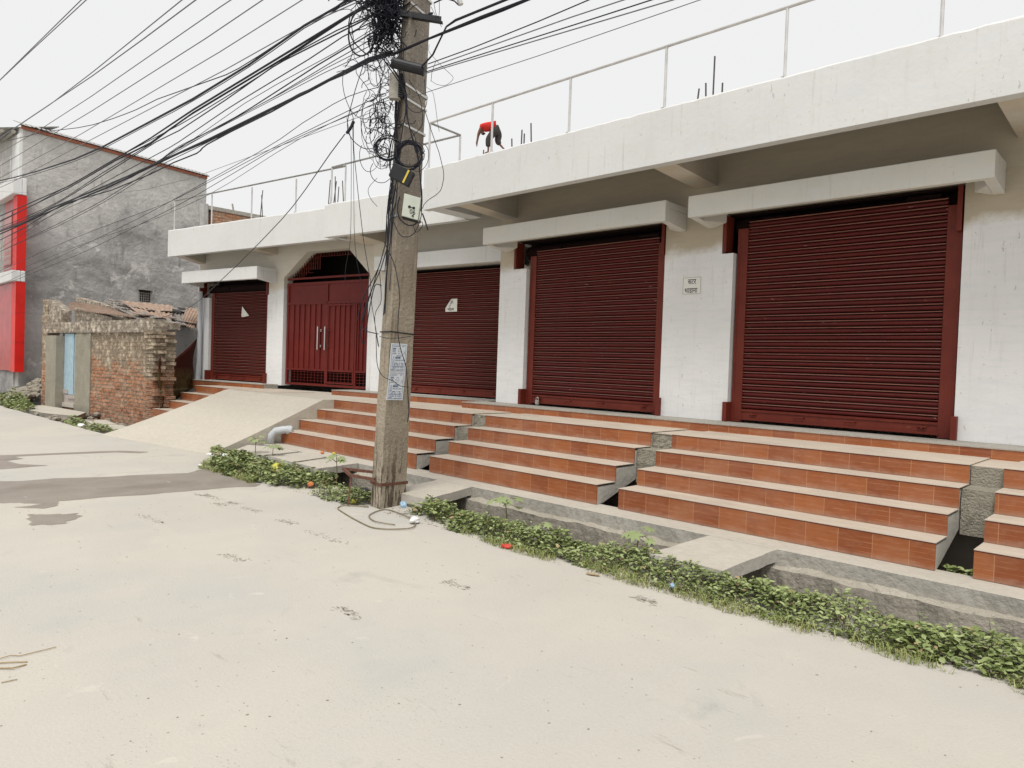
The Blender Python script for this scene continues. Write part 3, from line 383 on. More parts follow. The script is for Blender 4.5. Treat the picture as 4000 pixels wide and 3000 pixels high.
('loose',0.004,[(-6.017,4.421,3.391),(-6.042,4.398,3.36),(-6.059,4.381,3.349),(-6.072,4.369,3.346),(-6.085,4.357,3.345),(-6.104,4.339,3.349),(-6.116,4.327,3.356),(-6.133,4.311,3.37),(-6.146,4.298,3.39),(-6.153,4.292,3.406),(-6.161,4.285,3.432),(-6.163,4.282,3.45),(-6.164,4.282,3.469),(-6.161,4.285,3.497),(-6.146,4.298,3.538)],0),
('loose',0.007,[(-6.0,4.23,4.6),(-5.972,4.257,4.536),(-5.958,4.27,4.511),(-5.896,4.329,4.436),(-5.876,4.349,4.405),(-5.836,4.386,4.326),(-5.805,4.416,4.244),(-5.797,4.423,4.21),(-5.793,4.427,4.179),(-5.789,4.431,4.117),(-5.789,4.431,4.018),(-5.786,4.434,3.98),(-5.779,4.441,3.938),(-5.711,4.506,3.613)],0),
('loose',0.007,[(-5.986,4.244,4.564),(-5.93,4.297,4.457),(-5.877,4.347,4.364),(-5.846,4.377,4.302),(-5.821,4.401,4.241),(-5.811,4.41,4.207),(-5.804,4.417,4.169),(-5.795,4.425,4.085),(-5.796,4.425,4.006),(-5.811,4.411,3.887),(-5.832,4.39,3.657)],0),
('loose',0.006,[(-5.951,4.263,4.561),(-5.841,4.368,4.332),(-5.813,4.395,4.256),(-5.795,4.412,4.183),(-5.784,4.422,4.121),(-5.774,4.432,3.971),(-5.762,4.442,3.886),(-5.749,4.455,3.829),(-5.704,4.498,3.66)],0),
('loose',0.006,[(-5.905,4.39,3.297),(-5.904,4.391,3.213),(-5.907,4.388,3.179),(-5.915,4.38,3.145),(-5.937,4.36,3.074),(-5.945,4.352,3.038),(-5.949,4.348,3.004),(-5.952,4.345,2.853),(-5.952,4.345,2.711),(-5.952,4.345,2.723),(-5.955,4.342,2.707),(-5.985,4.314,2.53),(-6.001,4.299,2.461),(-6.023,4.278,2.391),(-6.096,4.208,2.188),(-6.115,4.19,2.128),(-6.129,4.177,2.044),(-6.141,4.165,1.93)],0),
('loose',0.006,[(-5.854,4.369,3.285),(-5.842,4.381,3.207),(-5.841,4.381,3.168),(-5.847,4.376,3.124),(-5.865,4.359,3.017),(-5.872,4.352,2.96),(-5.877,4.348,2.714),(-5.88,4.345,2.695),(-5.89,4.335,2.695),(-5.897,4.329,2.677),(-5.942,4.285,2.444),(-6.005,4.226,2.232),(-6.04,4.192,2.086),(-6.056,4.177,2.012),(-6.066,4.168,1.952),(-6.069,4.165,1.909),(-6.067,4.167,1.879),(-6.059,4.174,1.856),(-6.047,4.186,1.837),(-6.025,4.207,1.821),(-5.945,4.283,1.801)],0),
('loose',0.006,[(-6.125,4.388,2.48),(-6.214,4.303,2.032),(-6.241,4.277,1.88),(-6.246,4.273,1.834),(-6.245,4.273,1.804),(-6.235,4.283,1.739),(-6.225,4.292,1.707),(-6.22,4.297,1.702),(-6.216,4.301,1.704),(-6.212,4.305,1.711),(-6.208,4.308,1.73),(-6.2,4.316,1.816),(-6.191,4.325,1.965),(-6.176,4.339,2.11),(-6.157,4.357,2.254),(-6.147,4.367,2.301),(-6.134,4.379,2.32),(-6.118,4.394,2.319),(-6.095,4.416,2.303)],0),
('loose',0.005,[(-5.857,4.256,2.708),(-5.797,4.313,2.55),(-5.778,4.332,2.484),(-5.763,4.346,2.412),(-5.74,4.367,2.256),(-5.734,4.373,2.189),(-5.731,4.376,2.135),(-5.738,4.369,2.005),(-5.74,4.368,1.848),(-5.737,4.37,1.799),(-5.732,4.375,1.753),(-5.717,4.389,1.668),(-5.699,4.406,1.592),(-5.68,4.424,1.524),(-5.672,4.432,1.48),(-5.666,4.438,1.423),(-5.641,4.461,1.044),(-5.642,4.46,1.008),(-5.651,4.452,0.928)],0),
('loose',0.004,[(-5.895,4.22,1.791),(-5.887,4.228,1.572),(-5.881,4.233,1.505),(-5.872,4.241,1.46),(-5.862,4.251,1.427),(-5.85,4.262,1.402),(-5.836,4.276,1.381),(-5.819,4.292,1.364),(-5.76,4.348,1.338),(-5.73,4.377,1.303),(-5.718,4.388,1.294),(-5.7,4.405,1.288),(-5.646,4.456,1.28)],0),
('loose',0.005,[(-5.886,4.256,1.776),(-5.853,4.288,1.764),(-5.836,4.304,1.761),(-5.792,4.345,1.761),(-5.744,4.391,1.766),(-5.657,4.474,1.787)],0),
('loose',0.004,[(-6.157,4.426,2.475),(-6.139,4.444,2.237),(-6.137,4.445,2.165),(-6.143,4.439,2.121),(-6.165,4.418,2.069),(-6.174,4.41,2.044),(-6.181,4.403,1.991),(-6.182,4.403,1.962),(-6.174,4.41,1.866),(-6.149,4.434,1.685)],0),
('loose',0.005,[(-5.791,4.319,2.904),(-5.764,4.344,2.823),(-5.748,4.36,2.791),(-5.739,4.368,2.779),(-5.728,4.378,2.77),(-5.716,4.391,2.766),(-5.687,4.418,2.767),(-5.674,4.43,2.773),(-5.653,4.45,2.791),(-5.635,4.467,2.822),(-5.617,4.484,2.873),(-5.609,4.492,2.903),(-5.596,4.504,2.983),(-5.595,4.505,3.056),(-5.598,4.502,3.122),(-5.612,4.489,3.362),(-5.622,4.48,3.472),(-5.642,4.46,3.656),(-5.656,4.447,3.734),(-5.666,4.438,3.766),(-5.698,4.408,3.834)],0),
('loose',0.008,[(-5.655,4.448,3.7),(-5.621,4.48,3.449),(-5.598,4.502,3.206),(-5.595,4.505,3.117),(-5.6,4.501,3.022)],0),
('loose',0.008,[(-5.765,4.357,3.16),(-5.776,4.347,3.08),(-5.776,4.347,3.023),(-5.768,4.355,2.971),(-5.76,4.362,2.949),(-5.75,4.372,2.929),(-5.722,4.398,2.899),(-5.697,4.422,2.883),(-5.686,4.433,2.881),(-5.664,4.453,2.885),(-5.653,4.464,2.892),(-5.625,4.49,2.921)],0),
('loose',0.008,[(-5.613,4.53,3.008),(-5.591,4.55,2.934),(-5.569,4.571,2.846)],0),
('loose',0.004,[(-5.675,4.47,2.889),(-5.661,4.484,2.831),(-5.653,4.491,2.821),(-5.643,4.501,2.827),(-5.63,4.513,2.842),(-5.61,4.532,2.878),(-5.607,4.535,2.892),(-5.613,4.529,2.926)],0),
('loose',0.003,[(-6.153,4.361,3.405),(-6.196,4.32,3.34),(-6.208,4.309,3.318),(-6.214,4.303,3.3),(-6.218,4.299,3.27),(-6.212,4.304,3.235),(-6.198,4.318,3.195),(-6.178,4.337,3.159),(-6.146,4.367,3.115)],0),
('loose',0.004,[(-5.604,4.496,4.311),(-5.595,4.505,4.185),(-5.591,4.509,4.168),(-5.582,4.518,4.147),(-5.58,4.519,4.131),(-5.584,4.515,4.075),(-5.59,4.51,4.045),(-5.598,4.503,4.022),(-5.609,4.491,4.006),(-5.625,4.477,3.995),(-5.641,4.461,3.989),(-5.656,4.447,3.987),(-5.671,4.433,3.991),(-5.686,4.419,4.0),(-5.71,4.396,4.026),(-5.717,4.389,4.041),(-5.725,4.382,4.088)],0),
('loose',0.004,[(-5.732,4.402,4.313),(-5.677,4.455,4.207),(-5.657,4.474,4.158),(-5.649,4.482,4.132),(-5.641,4.489,4.1),(-5.629,4.5,4.009),(-5.625,4.504,3.96),(-5.625,4.505,3.893),(-5.627,4.503,3.874),(-5.634,4.496,3.855),(-5.648,4.482,3.828),(-5.678,4.454,3.783),(-5.784,4.353,3.64)],0),
('drop',0.006,[(-6.42,4.135,3.846),(-6.798,4.205,3.732),(-7.511,4.336,3.482),(-7.928,4.413,3.353),(-8.34,4.489,3.252),(-9.23,4.654,3.069),(-10.198,4.833,2.885),(-12.21,5.204,2.536),(-12.92,5.335,2.435),(-13.512,5.445,2.382),(-14.058,5.545,2.357),(-15.378,5.789,2.314),(-18.143,6.3,2.252)],0),
('splice',0.02,[(-6.389,4.137,3.849),(-6.356,4.168,3.916),(-6.34,4.183,3.973)],0)]
# ================= setting
G = MB(); G.add([(-200, -150, -.42), (120, -150, -.42), (120, 200, -.42), (-200, 200, -.42)], [(0, 1, 2, 3)]); tag(G.build('ground', 'earth'), kind='structure')
# road slab: subdivided edge so its side along the drain is uneven
edge = []
x = 14.0
while x > -60:
    base = 4.78 if x > -10.6 else (5.05 if x > -14.3 else 4.46)
    edge.append((x, base+.05*noise.noise(Vector((x*1.3, 3, 0)))+.03*noise.noise(Vector((x*5, 9, 0))))); x -= .25
rd = MB(); rd.prism([(14, -60), ]+edge+[(-60, -60)], -.41, 0.0); tag(rd.build('road', 'road'), kind='structure')
def sheet(name, pts, mat, z, sub=3, jit=.035, seed=1):
    rr = random.Random(seed); P = []; wsign = -1 if sum((pts[i-1][0]*pts[i][1]-pts[i][0]*pts[i-1][1]) for i in range(len(pts))) > 0 else 1; wsign = -wsign
    for i in range(len(pts)):
        a, b = pts[i], pts[(i+1) % len(pts)]
        for k in range(sub):
            t = k/sub; P.append((a[0]+(b[0]-a[0])*t+rr.uniform(-jit, jit), a[1]+(b[1]-a[1])*t+rr.uniform(-jit, jit)))
    m = MB(); m.prism(P, .0005, z); o = m.build(name, mat)
    cx_, cy_ = sum(p[0] for p in P)/len(P), sum(p[1] for p in P)/len(P); Q = []
    for i, p in enumerate(P):
        a, b = P[i-1], P[(i+1) % len(P)]; t = Vector((b[0]-a[0], b[1]-a[1])); t = t.normalized() if t.length > 1e-6 else Vector((1, 0)); nn = Vector((-t.y, t.x))*(.008+.018*abs(noise.noise(Vector((p[0]*6, p[1]*6, 3))))); Q.append((p[0]-nn.x*wsign, p[1]-nn.y*wsign))
    m = MB(); m.prism(Q, .0004, .002); tag(m.build('mud_rim', 'wetrim'), kind='structure'); return o
tag(sheet('damp_patch', [(-10.9,1.2),(-9.87,1.92),(-9.76,2.11),(-9.77,2.45),(-9.55,2.97),(-9.54,3.26),(-9.35,3.82),(-9.59,4.1),(-9.26,4.33),(-8.54,4.13),(-8.07,4.15),(-7.96,4.06),(-8.09,3.8),(-8.1,3.52),(-8.13,3.25),(-8.15,2.88),(-8.25,2.52),(-8.25,2.29),(-8.28,2.1),(-8.03,2.03),(-7.97,1.9),(-8.16,1.72),(-8.18,1.98),(-8.4,1.79),(-8.49,1.65),(-9.2,.7)], 'wet', .004, 4, .012, 3), kind='structure')
tag(sheet('damp_patch', [(-12.6,1.8),(-12.3,2.38),(-12.2,2.93),(-12.14,3.53),(-12.04,3.9),(-11.71,4.19),(-11.64,4.02),(-11.9,3.78),(-12.02,3.03),(-12.08,2.51),(-11.77,2.54),(-11.66,2.33),(-11.22,2.39),(-10.94,2.63),(-10.87,2.11),(-11.2,1.5)], 'wet', .004, 3, .010, 4), kind='structure')
tag(sheet('damp_patch', [(-7.55,1.66),(-7.76,1.75),(-7.6,1.88),(-7.56,2.06),(-7.39,2.04),(-7.28,1.94),(-7.13,1.86),(-7.25,1.67)], 'wet', .004, 4, .03, 5), kind='structure')
# ramp up to the gate
rp = MB()
bl, br_, tr, tl = (-14.55, 4.36), (-10.98, 4.80), (-10.86, 6.72), (-14.6, 6.72)
NR = 10; vs = []
for i in range(NR+1):
    t = i/NR; h = .003+(.84-.003)*(t**1.08)
    for (a, b) in ((bl, tl), (br_, tr)):
        vs.append((a[0]+(b[0]-a[0])*t, a[1]+(b[1]-a[1])*t, h))
tops = vs[:]; bots = [(x, y, -.40) for x, y, z in vs]
fs = [(2*i, 2*i+1, 2*i+3, 2*i+2) for i in range(NR)]; n0 = len(tops)
fs += [(2*i+1, n0+2*i+1, n0+2*i+3, 2*i+3) for i in range(NR)]+[(2*i, 2*i+2, n0+2*i+2, n0+2*i) for i in range(NR)]+[(0, n0, n0+1, 1)]
rp.add(tops+bots, fs)
rp.prism([(-10.86, 6.72), (-10.80, 8.9), (-15.2, 8.2), (-16.1, 7.62), (-14.6, 6.72)], -.4, .833)
tag(rp.build('ramp', 'ramp'), kind='structure')
# drain: concrete edge strip + wall + ledge, trench floor is the dark ground
st = MB(); sx = [-10.86+i*.07 for i in range(212)]
def wob(x, k, a): return a*noise.noise(Vector((x*2.2, k, 0)))+a*.6*noise.noise(Vector((x*7, k+5, 0)))
rows = []
for x in sx: rows.append([(x, 6.02, .13), (x, 5.64+wob(x, 1, .012), .13), (x, 5.63+wob(x, 2, .03), .015+wob(x, 4, .035)), (x, 5.555+wob(x, 3, .045), -.005+wob(x, 8, .03)), (x, 5.50+wob(x, 5, .08), -.42)])
vs = [p for r in rows for p in r]; fs = []; mi = []
for i in range(len(rows)-1):
    for k in range(4): fs.append((i*5+k, i*5+k+1, (i+1)*5+k+1, (i+1)*5+k)); mi.append((0, 1, 3, 2)[k])
st.v = vs; st.f = fs; st.mi = mi
dk_ = tag(st.build('drain_kerb', ['slab', 'face', 'drain', 'ledge']), kind='structure')
ew = MB()
for i in range(len(sx)-1):    # soil bank on the road side of the drain
    a, b = sx[i], sx[i+1]
    ew.add([(a, 4.70, .0), (b, 4.70, .0), (b, 5.02+wob(b, 9, .06), -.10), (a, 5.02+wob(a, 9, .06), -.10), (a, 5.10, -.42), (b, 5.10, -.42)], [(0, 1, 2, 3), (3, 2, 5, 4)])
tag(ew.build('soil_bank', 'drain'), kind='structure')

# ================= white shop building
B = thing('shop_building', (-9, 8.5, 0), 'long white single storey building with maroon shutters, red gate and a roof railing', 'building')
def cells(sec, mb, u0, u1, o0, o1, z0, z1, ops):
    us = sorted(set([u0, u1]+[v for q in ops for v in q[:2] if u0 < v < u1])); zs = sorted(set([z0, z1]+[v for q in ops for v in q[2:] if z0 < v < z1]))
    full = lambda i, k: 0 <= i < len(us)-1 and 0 <= k < len(zs)-1 and not any(q[0] < (us[i]+us[i+1])/2 < q[1] and q[2] < (zs[k]+zs[k+1])/2 < q[3] for q in ops)
    P = sec.p
    for i in range(len(us)-1):
        for k in range(len(zs)-1):
            if not full(i, k): continue
            a, b, c, d = us[i], us[i+1], zs[k], zs[k+1]
            mb.add([P(a, o0, c), P(b, o0, c), P(b, o0, d), P(a, o0, d)], [(0, 1, 2, 3)]); mb.add([P(a, o1, c), P(b, o1, c), P(b, o1, d), P(a, o1, d)], [(3, 2, 1, 0)])
            if not full(i-1, k): mb.add([P(a, o0, c), P(a, o1, c), P(a, o1, d), P(a, o0, d)], [(3, 2, 1, 0)])
            if not full(i+1, k): mb.add([P(b, o0, c), P(b, o1, c), P(b, o1, d), P(b, o0, d)], [(0, 1, 2, 3)])
            if not full(i, k-1): mb.add([P(a, o0, c), P(b, o0, c), P(b, o1, c), P(a, o1, c)], [(3, 2, 1, 0)])
            if not full(i, k+1): mb.add([P(a, o0, d), P(b, o0, d), P(b, o1, d), P(a, o1, d)], [(0, 1, 2, 3)])
    return mb
ZB = -.585
# openings: u0,u1,z0,z1
o5 = [(-4.19, -1.735, ZB, 1.50), (-4.345, -1.735, 1.50, 2.02)]; o4 = [(-7.66, -5.165, ZB, 1.55), (-7.94, -5.16, 1.55, 2.02)]
o3 = [(1.50, 3.87, ZB, 1.80)]; o1 = [(.67, 2.97, ZB, 1.45), (.25, 3.005, 1.45, 1.90)]; og = [(3.54, 6.24, -.64, 2.36)]
w3 = MB(); cells(S3, w3, -8.24, 4.0, 1.15, 1.40, ZB, 2.89, o4+o5); w3.build('wall', 'white', B)
w2 = MB(); cells(S2, w2, .50, 4.4, .85, 1.10, ZB-.02, 2.89, o3); w2.build('wall', 'white2', B)
w1 = MB(); cells(S1, w1, .22, 6.50, .72, .97, ZB-.02, 2.89, o1+og)
def tri(mb, sec, pts, o0, o1):
    n = len(pts); v = [sec.p(u, o0, z) for u, z in pts]+[sec.p(u, o1, z) for u, z in pts]
    mb.add(v, [tuple(range(n)), tuple(range(2*n-1, n-1, -1))]+[((i+1) % n, i, n+i, n+(i+1) % n) for i in range(n)])
tri(w1, S1, [(3.54, 1.83), (4.30, 2.36), (3.54, 2.36)], .721, .969); tri(w1, S1, [(6.24, 1.80), (6.24, 2.36), (5.60, 2.36)], .721, .969)
w1.build('wall', 'white2', B)
# interior, floor, back and roof slab
inn = MB()
for S_, a, b, o in ((S3, -8.0, 4.0, 1.9), (S2, .7, 4.2, 1.9), (S1, .3, 6.4, 2.2)):
    S_.box(inn, a, b, o, o+.1, ZB, 2.88)
inn.build('inner_partition', 'dark', B)
rf = MB(); z0, z1 = 2.89+CZ, 3.035+CZ
a, b = S1.p(0.02, .14, 0), S1.p(5.93, .14, 0); c, d = S2.p(0.02, .14, 0), S2.p(3.62, .14, 0)
rf.prism([(a.x, a.y), (b.x, b.y), (c.x+.1, c.y), (d.x, d.y), (-8.83, 7.29), (4.0, 7.29), (4.0, 16), (-19.6, 14.5)], z0, z1); rf.build('roof_slab', 'face', B)
bk = MB(); bk.prism([(4.0, 8.56), (4.0, 15.9), (3.8, 15.9), (3.8, 8.56)], 0, z0); bk.prism([(-19.5, 14.4), (3.8, 15.7), (3.8, 15.9), (-19.5, 14.6)], 0, z0)
l0, l1 = S1.p(.22, .98, 0), S1.p(.40, .98, 0); bk.prism([(l0.x, l0.y), (l1.x, l1.y), (-19.3, 14.4), (-19.5, 14.4)], 0, z0); bk.build('outer_wall', 'white', B)
# fascia (deep band under the roof edge) per stretch, with slightly chipped top edge
def fascia(S_, u0, u1, zb=2.40, zt=3.045, ret=None):
    m = MB(); n = max(2, int((u1-u0)/.12)); rr = random.Random(int(u1*100)); vs = []
    for i in range(n+1):
        u = u0+(u1-u0)*i/n; e = rr.random(); dz = .012*e*e; do = .014*rr.random()**3
        vs += [S_.p(u, 0, zb), S_.p(u, 0, zt-.02-dz), S_.p(u, .012+do, zt-dz*.6), S_.p(u, .14, zt), S_.p(u, .13, zb)]
    fs = []
    for i in range(n):
        for k in range(5): k2 = (k+1) % 5; fs.append((i*5+k, (i+1)*5+k, (i+1)*5+k2, i*5+k2))
    fs += [(0, 1, 2, 3, 4), tuple(n*5+k for k in (4, 3, 2, 1, 0))]
    m.add(vs, fs); m.build('fascia', 'band', B)
fascia(S1, 0, 5.97); fascia(S2, 0, 3.64); fascia(S3, -8.85, 4.0)
# end returns of the overhang
for S_, a in ((S1, (0.0, .13, .14, .72, 2.42, 2.885)), (S2, (0, .14, .14, .60, 2.42, 2.885)), (S3, (-8.85, -8.56, .14, 1.0, 2.42, 2.885))):
    m = MB(); S_.box(m, *a); m.build('overhang_return', 'band', B)
# cantilever beams under the overhang
def beam(S_, u0, u1, o1, zf=2.405, zw=2.36):
    m = MB(); m.hexa([S_.p(u0, .131, zf), S_.p(u1, .131, zf), S_.p(u1, o1, zw), S_.p(u0, o1, zw), S_.p(u0, .131, 2.888), S_.p(u1, .131, 2.888), S_.p(u1, o1, 2.888), S_.p(u0, o1, 2.888)]); m.build('beam', 'beam', B)
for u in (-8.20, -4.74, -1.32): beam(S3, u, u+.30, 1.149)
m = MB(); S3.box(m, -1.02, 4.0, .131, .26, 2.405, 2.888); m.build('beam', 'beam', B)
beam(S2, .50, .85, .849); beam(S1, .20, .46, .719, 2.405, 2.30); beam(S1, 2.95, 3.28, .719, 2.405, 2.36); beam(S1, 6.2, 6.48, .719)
# soot mark area is in the wall at the far end: a dark stained downpipe stub
# canopies over the shutters
def canopy(S_, u0, u1, o0, o1, zb, zt, haunch=True):
    m = MB(); P = S_.p
    S_.box(m, u0, u1, o0, o0+.09, zb, zt)                      # drop fascia
    S_.box(m, u0, u1, o0+.09, o1, zt-.09, zt-.004)               # slab
    for a, b, s in ((u0, u0+.10, 1), (u1-.10, u1, -1)):
        m.hexa([P(a, o0+.09, zb), P(b, o0+.09, zb), P(b, o1, zb-.05), P(a, o1, zb-.05), P(a, o0+.09, zt-.09), P(b, o0+.09, zt-.09), P(b, o1, zt-.09), P(a, o1, zt-.09)])
        if haunch:
            e = b if s > 0 else a
            m.add([P(e, o1-.30, zb-.02), P(e, o1, zb-.05), P(e+s*.16, o1, zb+.0), P(e, o1-.30, zt-.09), P(e, o1, zt-.09), P(e+s*.16, o1, zt-.09)], [(0, 1, 2), (5, 4, 3), (0, 3, 4, 1), (1, 4, 5, 2), (2, 5, 3, 0)])
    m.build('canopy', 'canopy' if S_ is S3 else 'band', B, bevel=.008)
canopy(S3, -4.545, -1.40, .627, 1.149, 1.885, 2.143); canopy(S3, -8.13, -4.86, .627, 1.149, 1.885, 2.143)
canopy(S2, 1.02, 4.35, .40, .849, 1.745, 2.018); canopy(S1, .33, 3.29, .178, .719, 1.752, 2.032, False)
# plinth, tiled front, grey top
def plinth(S_, u0, u1, o0, o1, zb=-.70, zt=ZB, bu=True):
    m = MB(); P = S_.p; S_.box(m, u0, u1, o0+.006, o1, zb, zt-.012); S_.box(m, u0, u1, o0-.012, o1, zt-.012, zt-.001); m.build('plinth_top', 'face', B)
    O = P(u0, o0, zb); t = MB(); L = u1-u0; Hh = zt-.012-zb
    S_.box(t, u0, u1, o0-.004, o0+.006, zb, zt-.012); ob = t.build('plinth_tile', 'tile', B, origin=O)
plinth(S3, -8.45, 4.0, .60, 1.149, -.75); plinth(S2, .0, 4.0, .30, .849, -.75); plinth(S1, .36, 3.42, .33, .719, -.80)
# platforms behind the stairs
m = MB(); m.prism([(-10.84, 7.0), (4.0, 7.0), (4.0, 7.76), (-8.4, 7.76), (-8.8, 8.3), (-12.0, 7.95), (-12.0, 7.9), (-10.84, 7.9)], -.4, .828); m.build('platform', 'tread', B)

# --- roller shutters
def shutter(S_, u0, u1, zt, off, slat_t, rails, hood, nslat, label, foot=True, hz=None):
    e = thing('roller_shutter', S_.p((u0+u1)/2, off, ZB), None, None); e.parent = B; e.location = S_.p((u0+u1)/2, off, ZB)-abs_loc(B); e['label'] = label
    P = S_.p; z0 = ZB+.165; pitch = (slat_t-z0)/nslat; m = MB()
    prof = [(0, .036), (.05, .036), (.075, .004), (.2, -.008), (.36, -.012), (.52, -.008), (.62, .002), (.645, .036), (.725, .036), (.745, .002), (.79, -.012), (.87, -.012), (.90, .004), (.915, .036)]; nx_ = 2 if slat_t < 1.59 else 3
    pts = []; rr = random.Random(nslat)
    for k in range(nslat+nx_):
        j = rr.uniform(-.0025, .0025)
        for a, b in prof: pts.append((z0+(k+a)*pitch, off+b+j))
    vs = []
    for z, o in pts: vs += [P(u0+.03, o, z), P(u1-.03, o, z)]
    m.add(vs, [(2*i, 2*i+1, 2*i+3, 2*i+2) for i in range(len(pts)-1)])
    for i in range(len(pts)-1):
        q_ = i % len(prof)
        if q_ in (9, 10, 11): m.mi[i] = 1  # bead faces carry the painted highlight
        elif q_ in (0, 7, 12, 13): m.mi[i] = 2  # groove faces carry the painted shade
    S_.box(m, u0+.03, u1-.03, off+.037, off+.045, z0, slat_t+nx_*pitch); m.build('slat_curtain', ['slat', 'beadlight', 'paintedshade'], e)
    b = MB(); S_.box(b, u0+.012, u1-.012, off-.012, off+.02, ZB+.03, z0-.004); S_.box(b, u0+.012, u1-.012, off-.024, off-.012, z0-.03, z0-.012)
    S_.box(b, u0+.012, u1-.012, off-.030, off-.012, ZB+.03, ZB+.055)
    for k in range(9): S_.box(b, u0+.1+(u1-u0-.2)*k/8, u0+.112+(u1-u0-.2)*k/8, off-.030, off-.024, z0-.026, z0-.015)
    bb = b.build('bottom_rail', 'rail', e)
    for u, k in ((.08, 0), (.34, 1), (.60, 1), (.92, 0)):
        hd = MB(); uu = u0+(u1-u0)*u; zc_ = ZB+.105
        if k:
            hd.tube([P(uu-.055, off-.012, zc_), P(uu-.052, off-.045, zc_), P(uu+.052, off-.045, zc_), P(uu+.055, off-.012, zc_)], .008, 6)
        else:
            S_.box(hd, uu-.035, uu+.04, off-.022, off-.013, zc_-.012, zc_+.012); hd.tube([P(uu-.03, off-.035, zc_), P(uu+.055, off-.035, zc_)], .009, 6); S_.box(hd, uu+.0, uu+.014, off-.045, off-.013, zc_-.018, zc_+.018)
        hd.build('handle' if k else 'bolt', 'rail', e)
    for (a, c) in rails:
        g = MB(); S_.box(g, a, c, off-.022, off+.0, ZB+.003, slat_t+.14); s = 1 if (a+c)/2 < (u0+u1)/2 else -1
        S_.box(g, a if s > 0 else c-.03, a+.03 if s > 0 else c, off-.026, off-.022, ZB+.004, slat_t+.14)
        if foot:
            x0 = a-.055 if s > 0 else c+.002; S_.box(g, x0, x0+.053, off-.155, off-.0, ZB+.003, ZB+.24)
        g.build('guide_rail', 'rail', e)
    # coil housing, its shade painted in with near-black maroon: drum, end plates, angle brackets
    h0, h1, hb, ht = hood; g = MB(); ax = off+.12; zc_ = (slat_t+ht)/2+.06
    g.tube([P(h0+.05, off+.24, zc_-.02), P(h1-.05, off+.24, zc_-.02)], .11, 14); g.build('coil_drum', 'paintedshade', e)
    g = MB(); S_.box(g, h0+.01, h1-.01, off+.38, off+.39, slat_t-.3, ht); S_.box(g, h0+.01, h1-.01, off+.06, off+.38, ht-.012, ht); g.build('housing_back', 'paintedshade', e)
    for a in ((u0+.15, u0+.42, off+.10, off+.13, slat_t+.24, slat_t+.28), (u1-.45, u1-.12, off+.10, off+.13, slat_t+.26, slat_t+.30)): g = MB(); S_.box(g, *a); g.build('bracket_plate', 'paintedshade', e)
    for a, c in ((h0+.006, h0+.05), (h1-.05, h1-.006)):
        g = MB(); S_.box(g, a, c, off-.11, off+.08, hb+.02, ht-.03); g.build('end_plate', 'rail', e)
    return e
OFF3 = 1.245
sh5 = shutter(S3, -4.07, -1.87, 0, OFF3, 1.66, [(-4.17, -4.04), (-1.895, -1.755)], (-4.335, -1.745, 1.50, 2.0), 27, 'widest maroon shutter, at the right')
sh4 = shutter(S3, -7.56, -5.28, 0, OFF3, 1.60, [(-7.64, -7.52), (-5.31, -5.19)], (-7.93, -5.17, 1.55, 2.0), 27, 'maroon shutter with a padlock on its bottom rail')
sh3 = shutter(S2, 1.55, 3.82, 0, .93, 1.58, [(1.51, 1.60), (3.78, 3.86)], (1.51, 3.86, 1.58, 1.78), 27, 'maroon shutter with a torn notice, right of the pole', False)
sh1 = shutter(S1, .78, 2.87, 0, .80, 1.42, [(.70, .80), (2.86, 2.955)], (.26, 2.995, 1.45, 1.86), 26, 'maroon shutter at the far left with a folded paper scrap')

# --- gate
g = thing('gate', (0, 0, 0), None, None); g.parent = B; g.location = S1.p(4.9, .80, -.6)-abs_loc(B); g['label'] = 'red double leaf sheet metal gate with grilles at the foot'
def gp(name, mat, boxes, parent=g):
    m = MB()
    for b in boxes: S1.box(m, *b)
    return m.build(name, mat, parent)
F0, F1 = .79, .84
gp('frame', 'gate', [(3.58, 3.64, F0, F1, -.57, 1.70), (6.17, 6.235, F0, F1, -.57, 1.70), (3.64, 6.17, F0, F1, 1.645, 1.70), (3.64, 6.17, F0, F1, 1.22, 1.27), (4.885, 4.935, F0, F1, -.57, 1.645), (3.64, 4.885, F0, F1, -.57, -.52), (4.935, 6.17, F0, F1, -.57, -.52), (3.64, 4.885, F0, F1, -.24, -.20), (4.935, 6.17, F0, F1, -.24, -.20), (5.80, 5.845, F0-.004, F1, -.52, 1.2)])
gp('frame', 'gate', [(3.56, 6.22, .80, .86, 1.775, 1.815)])
gp('wicket_frame', 'gate', [(4.955, 4.985, F0-.012, F0-.004, -.50, 1.20), (5.765, 5.795, F0-.012, F0-.004, -.50, 1.20), (4.985, 5.765, F0-.012, F0-.004, 1.17, 1.20), (4.985, 5.765, F0-.012, F0-.004, -.50, -.47)])
gp('upper_panel', 'gate', [(3.64, 4.885, F0+.02, F0+.03, 1.27, 1.645), (4.935, 6.17, F0+.02, F0+.03, 1.27, 1.645)])
gp('ribbed_panel', 'gate', [(3.64, 4.885, F0+.02, F0+.03, -.20, 1.22), (4.935, 6.17, F0+.02, F0+.03, -.20, 1.22)]+[(3.64+.178*k-.012, 3.64+.178*k+.012, F0-.004, F0+.02, -.20, 1.22) for k in range(1, 7)]+[(5.0+.155*k-.011, 5.0+.155*k+.011, F0-.004, F0+.02, -.20, 1.22) for k in range(1, 5)]+[(5.9+.13*k-.011, 5.9+.13*k+.011, F0-.004, F0+.02, -.20, 1.22) for k in range(0, 2)])
